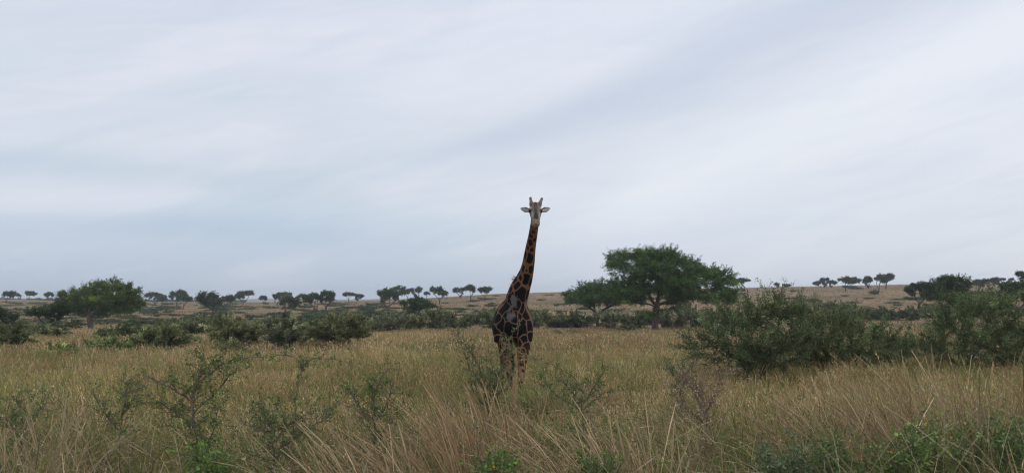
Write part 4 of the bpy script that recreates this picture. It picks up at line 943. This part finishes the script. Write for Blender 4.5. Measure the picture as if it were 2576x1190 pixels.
    # tail
    g8 = Geo(); tb = T(2.38, 2.1); tl = np.array([tb, tb-Fw*.12+np.array([0, 0, -.25]), tb-Fw*.12+np.array([0, 0, -.6]), tb-Fw*.08+np.array([.02, 0, -.95])])
    tube(g8, resample(tl, 20)-org, np.linspace(.035, .014, 20), 8); g8.build('tail', M_COAT, root); 
    g9 = Geo(); n9 = 160; s9 = np.tile(tl[-1], (n9, 1))+rs.normal(size=(n9, 3))*.015; d9 = unit(rs.normal(size=(n9, 3))*.12+np.array([0, 0, -1]))
    segs(g9, s9-org, s9+d9*rs.uniform(.3, .6, (n9, 1))-org, np.full(n9, .006), np.full(n9, .003), 3); g9.build('tail_tuft', plainmat('tuft_hair', (.012, .010, .010), .6, .3), root)
build_giraffe()

# ================================================================== GRASS
TAN, RED, OLV, GRN, STR = (.37, .285, .155), (.335, .225, .125), (.225, .225, .08), (.12, .18, .05), (.45, .37, .24)
def blades(g, rs, base, h, lean, curve, wd, nseg, c0, c1, head=0.0, droop=0.0):
    """base n,3; h n; lean n,2 horizontal tip offset fraction of h; curve power"""
    n = len(base); t = np.linspace(0, 1, nseg+1)[None, :]
    hh = h[:, None]; tt = t**curve[:, None]
    ln = np.linalg.norm(lean, axis=1)[:, None]
    zz = hh*(t-.30*ln*t**2.5*np.minimum(ln, 2)) - droop*hh*ln*t**4*.5
    X = base[:, 0:1]+lean[:, 0:1]*hh*tt; Yy = base[:, 1:2]+lean[:, 1:2]*hh*tt; Z = base[:, 2:3]+np.maximum(zz, 0.01)
    pts = np.stack([X, Yy, Z], 2)
    a = rs.uniform(0, math.pi, n); s = np.stack([np.cos(a), np.sin(a), np.zeros(n)], 1)
    prof = (1-t)**.6*.9+.15
    if head > 0: prof = np.where(t > .72, .35+head*np.sin((t-.72)/.28*math.pi)**.7+.1, .35+.2*(1-t))
    w_ = wd[:, None]*prof
    v = np.stack([pts-s[:, None]*w_[..., None]/2, pts+s[:, None]*w_[..., None]/2], 2)   # n,seg+1,2,3
    k = np.arange(nseg); q = np.stack([2*k, 2*k+1, 2*k+3, 2*k+2], 1)
    Q = (np.arange(n)*2*(nseg+1))[:, None, None]+q[None]
    cc = c0[:, None]*(1-t[..., None])+c1[:, None]*t[..., None]
    cc = np.repeat(cc, 2, axis=1)
    g.add(v, Q, cc.reshape(-1, 3))
    return pts
def spikelets(g, rs, pts, per, L, W, col, t0=.62):
    """small spikelets around the upper part of each stem"""
    n, m, _ = pts.shape
    i = np.repeat(np.arange(n), per); t = rs.uniform(t0, 1, len(i))*(m-1); k = np.minimum(t.astype(int), m-2); f = (t-k)[:, None]
    p = pts[i, k]*(1-f)+pts[i, k+1]*f; d = unit(pts[i, k+1]-pts[i, k])
    leaves(g, rs, p, L, W, col[i], dirs=d*1.3, cvar=.15)
def tone(rs, n, mix):
    pal = np.array([TAN, RED, OLV, GRN, STR]); k = rs.choice(5, n, p=np.array(mix)/sum(mix))
    return pal[k]*np.exp(rs.normal(size=(n, 1))*.2)

def tussocks(g, rs, cx, cy, n_each, rad, hmean, mixf, wd, nseg, lean0, leanvar, spk=0, spkL=.03, spkW=.008, spread=.35, gl=None, headp=.6, base_green=.75):
    n = len(cx); tid = np.repeat(np.arange(n), n_each); N_ = len(tid)
    a = rs.uniform(0, 2*math.pi, N_); r_ = np.sqrt(rs.uniform(0, 1, N_))*np.asarray(rad)[tid] if np.ndim(rad) else np.sqrt(rs.uniform(0, 1, N_))*rad
    bx = cx[tid]+np.cos(a)*r_; by = cy[tid]+np.sin(a)*r_
    base = np.stack([bx, by, gz(bx, by)-.02], 1)
    h = hmean[tid]*rs.uniform(.45, 1.1, N_)
    out = np.stack([np.cos(a), np.sin(a)], 1)*spread*rs.uniform(.1, 1.2, (N_, 1))
    lean = out+lean0[tid]+rs.normal(size=(N_, 2))*leanvar
    wild = rs.uniform(size=N_) < .16; lean[wild] += rs.normal(size=(int(wild.sum()), 2))*.55
    tc = mixf
    c1 = tc[tid]*np.exp(rs.normal(size=(N_, 1))*.22)
    gr = np.array([OLV])*.5*(1+0*h[:, None])+np.array([GRN])*.5; gr = gr*np.exp(rs.normal(size=(N_, 1))*.3)
    c0 = c1*(1-base_green)+gr*base_green
    hd = rs.uniform(size=N_) < headp
    for m, hv in ((hd, 1.0), (~hd, 0.0)):
        if not m.any(): continue
        mm = m; k = mm.sum()
        if hv == 0: cA = c0[mm]; cB = (c1[mm]*.45+c0[mm]*.55)
        else: cA = c0[mm]; cB = c1[mm]
        hh = h[mm]*(1.0 if hv else .72)
        pts = blades(g, rs, base[mm], hh, lean[mm]*(1 if hv else 1.3), rs.uniform(1.3, 2.6, k), np.full(k, wd)*rs.uniform(.7, 1.3, k)*(1 if hv else 1.25), nseg, cA, cB, head=hv*.7, droop=0 if hv else .35)
        if hv and spk: spikelets(g, rs, pts, spk, spkL, spkW, cB*1.1)
def toner(rs, x, y, sc_, mixes):
    """choose palette by smooth noise so colours come in patches; mixes: list of (mix at low, mix at high)"""
    f = vnoise(x/sc_, y/sc_, 11)*.5+.5; n = len(x)
    a = tone(rs, n, mixes[0]); b = tone(rs, n, mixes[1]); m = rs.uniform(size=n) < f
    return np.where(m[:, None], b, a)

def sector(rs, n, y0, y1, p=2.0, margin=1.12):
    u = rs.uniform(size=n); Y = (y0**p+(y1**p-y0**p)*u)**(1/p)
    half = 1288/F*Y*margin+.6
    return rs.uniform(-1, 1, n)*half, Y
def pxof(X, Y): return CX+F*X/Y/math.cos(TH)
def tallness(px, Y):
    """height of the standing grass: rank near the camera, tall at both edges, short on the open field"""
    nearh = np.interp(px, [0, 250, 520, 800, 1000, 1180, 1290, 1400, 1650, 1850, 2100, 2300, 2450, 2576],
                      [1.45, 1.25, 1.05, 1.15, 1.1, 1.40, 1.10, 1.05, 1.2, 1.25, 1.4, 1.6, 1.75, 1.7])
    f = np.clip((Y-10)/6, 0, 1)
    return nearh*(1-f)+.55*f

# --- nearest rank grass
rs = R(101); g = Geo()
cx, cy = sector(rs, 1150, 5.2, 12.5, 1.7)
px = pxof(cx, cy); hm_ = tallness(px, cy)*rs.uniform(.55, 1.05, len(cx))
gf = vnoise(cx/1.6, cy/1.6, 21)
short = rs.uniform(size=len(cx)) < .35; hm_[short] *= .55
mixf = toner(rs, cx, cy, 1.7, ((1.6, .8, 4.0, 3.2, .4), (3.0, 3.0, 2.2, .8, .8)))
left = np.stack([-.22+.25*vnoise(cx/2.2, cy/2.2, 31), -.05+.2*vnoise(cx/2.2, cy/2.2, 32)], 1)
tussocks(g, rs, cx, cy, 88, .30, hm_, mixf, .0092, 6, left, .26, spk=7, spkL=.030, spkW=.009, spread=.60, headp=.42, base_green=.85)
# bent straw stalks standing out of it
n = 900; X, Y = sector(rs, n, 5.4, 12.5, 1.8); b = np.stack([X, Y, gz(X, Y)], 1)
ln = np.stack([rs.normal(size=n)*.6-.3, rs.normal(size=n)*.25], 1)
c = np.array([STR])*np.exp(rs.normal(size=(n, 1))*.2)
pts = blades(g, rs, b, tallness(pxof(X, Y), Y)*rs.uniform(.8, 1.3, n), ln, rs.uniform(1.6, 3, n), np.full(n, .0105), 9, c*.8, c, head=.3)
spikelets(g, rs, pts, 8, .035, .009, c, .7)
o = g.build('tall_grass', M_GRASS); tag(o, kind='stuff')
# --- leafy undergrowth low between the stalks
g = Geo(); n = 110000; X, Y = sector(rs, n, 5.0, 13.5, 1.7)
gn = vnoise(X/1.1, Y/1.1, 41)+.4*vnoise(X/.4, Y/.4, 42); kp = gn > -.15; X, Y = X[kp], Y[kp]; n = len(X)
z = gz(X, Y)+np.abs(rs.normal(size=n))*.34*(.5+gn[kp])
dk = np.clip(.5+vnoise(X/1.3, Y/1.3, 43), 0, 1)[:, None]
c = np.array([[.10, .155, .04]])*(1-dk)+np.array([[.16, .19, .06]])*dk
leaves(g, rs, np.stack([X, Y, z], 1), .055, .022, c, cvar=.3)
o = g.build('undergrowth', M_LEAF); tag(o, kind='stuff')

# --- broken stalks and litter lying through the tall grass
g = Geo(); n = 42000; X, Y = sector(rs, n, 5.0, 12.8, 1.7)
z = gz(X, Y)+np.abs(rs.normal(size=n))*.38; c = tone(rs, n, (3, 2, 2, .6, 1.4))*.95
leaves(g, rs, np.stack([X, Y, z], 1), .30, .010, c, cvar=.25, flat=.45)
o = g.build('grass_litter', M_GRASS); tag(o, kind='stuff')
# --- open field
rs = R(102); g = Geo()
cx, cy = sector(rs, 9000, 11.5, 34, 1.5); px = pxof(cx, cy)
hm_ = tallness(px, cy)*rs.uniform(.5, 1.25, len(cx))*(1+.40*vnoise(cx/5, cy/5, 51))
mixf = toner(rs, cx, cy, 4.5, ((2.2, .9, 4.6, 1.4, .5), (4.0, 2.0, 2.0, .3, 1.0)))
l0 = np.stack([-.12+.2*vnoise(cx/5, cy/5, 52), .1*vnoise(cx/5, cy/5, 53)], 1)
tussocks(g, rs, cx, cy, 22, .30, hm_, mixf*np.array([[1.34,1.24,1.2]])*(1+.20*vnoise(cx/3.5, cy/6, 54))[:, None], .015, 3, l0, .16, spk=3, spkL=.055, spkW=.015, spread=.35, headp=.6, base_green=.85)
o = g.build('meadow_grass', M_GRASS); tag(o, kind='stuff')
rs = R(103); g = Geo()
cx, cy = sector(rs, 12500, 33, 86, 1.6, 1.15)
hm_ = .50*rs.uniform(.6, 1.2, len(cx))
mixf = toner(rs, cx, cy, 8, ((4, 1.5, 3.0, .4, .6), (5, 2.4, 1.0, 0, 1)))*np.array([[1.20,1.12,1.10]])*(1+.16*vnoise(cx/7, cy/12, 64))[:, None]
l0 = np.stack([-.1+.2*vnoise(cx/9, cy/9, 62), cx*0], 1)
tussocks(g, rs, cx, cy, 13, .55, hm_, mixf, .034, 2, l0, .15, spk=2, spkL=.10, spkW=.035, spread=.25, headp=.8, base_green=.6)
o = g.build('far_field_grass', M_GRASS); tag(o, kind='stuff')
rs = R(104); g = Geo()
cx, cy = sector(rs, 26000, 84, 360, 1.35, 1.1)
hm_ = rs.uniform(.2, .5, len(cx)); mixf = toner(rs, cx, cy, 22, ((4, 4, 1.5, .3, .2), (3.2, 5, .5, 0, .2)))*np.array([[.86,.84,.76]])
tussocks(g, rs, cx, cy, 4, .9, hm_, mixf, .16, 1, np.zeros((len(cx), 2)), .2, spread=.2, headp=0, base_green=.15)
o = g.build('slope_grass', M_GRASS); tag(o, kind='stuff')

# --- single tussocks that stand out
def tussock_thing(name, px, Y, top_py, rad, n, cols, lean, label, spread=.3, wd=.0105, spk=8, cat='grass', bg=.35, group='tussocks standing out of the grass', headp=.75):
    rs = R(int(px)); x = X_at(px, Y); z = gz1(x, Y); H = P(px, top_py, Y)[2]-z
    g = Geo(); tussocks(g, rs, np.array([x]), np.array([Y]), n, rad, np.array([H]), np.array([cols[0]]), wd, 8, np.array([lean]), .13, spk=spk, spkL=.035, spkW=.010, spread=spread, headp=headp, base_green=bg)
    if len(cols) > 1: tussocks(g, rs, np.array([x]), np.array([Y]), n//2, rad*1.2, np.array([H*.8]), np.array([cols[1]]), wd, 8, np.array([lean]), .16, spk=spk, spkL=.035, spkW=.010, spread=spread, headp=headp, base_green=bg)
    o = g.build(name, M_GRASS, None, (x, Y, z)); tag(o, label, cat, group)
# grass standing round the giraffe's feet
rs = R(105); g = Geo(); n = 260; cx = rs.uniform(-.9, 1.3, n); cy = rs.uniform(15.6, 18.3, n)
hm_ = rs.uniform(.45, .85, n); mixf = toner(rs, cx, cy, 2, ((2, .6, 4.5, 2, .6), (3.4, 1.2, 2.6, .5, 1)))*1.1
tussocks(g, rs, cx, cy, 40, .25, hm_, mixf, .012, 4, np.tile([[-.1, 0]], (n, 1)), .2, spk=4, spkL=.045, spkW=.012, spread=.35, headp=.5, base_green=.85)
o = g.build('grass_at_giraffe_feet', M_GRASS); tag(o, kind='stuff')
RD = np.array((.38, .255, .145)); RS = np.array((.43, .325, .195))
tussock_thing('grass_tussock', 1250, 8.6, 950, .42, 420, (RD, RS), (-.30, -.05), 'tall reddish dry grass tussock leaning left in front of the giraffe')
tussock_thing('grass_tussock', 1150, 7.6, 1040, .40, 300, (RD, RS), (-.35, -.1), 'tan grass tussock bending left just left of the reddish one', .35)
tussock_thing('grass_tussock', 1560, 7.4, 1020, .5, 300, (RS, RD), (-.45, 0), 'pale arching straw tussock right of centre in the foreground', .45)
tussock_thing('grass_tussock', 960, 7.2, 1060, .45, 260, (RS, RD), (-.42, 0), 'straw coloured tussock bent over left of centre at the bottom', .45)
tussock_thing('grass_tussock', 2200, 8.8, 960, .6, 380, (RS*.9, RD), (-.25, 0), 'feathery pinkish grass tussock in front of the right thorn bushes', .5)
tussock_thing('grass_tussock', 2430, 9.2, 925, .8, 520, (RD*.95, RS*.9), (-.1, 0), 'broad tall pinkish grass tussock near the right edge', .45)
tussock_thing('grass_tussock', 90, 8.0, 1030, .6, 200, (RS*.85, RD), (-.1, 0), 'tall orange tan grass tussock at the left edge', .35)
GG = np.array((.085, .17, .05))
tussock_thing('green_grass_clump', 1920, 8.8, 985, .55, 520, (GG, GG*1.3), (.0, 0), 'lush bright green grass clump in front of the right thorn bush', .55, .010, 0, 'grass', 0, 'green grass clumps', 0)
tussock_thing('green_grass_clump', 1700, 8.3, 1075, .4, 260, (GG*1.1, GG*1.4), (-.1, 0), 'small green grass clump left of the lush one among straw', .5, .010, 0, 'grass', 0, 'green grass clumps', 0)
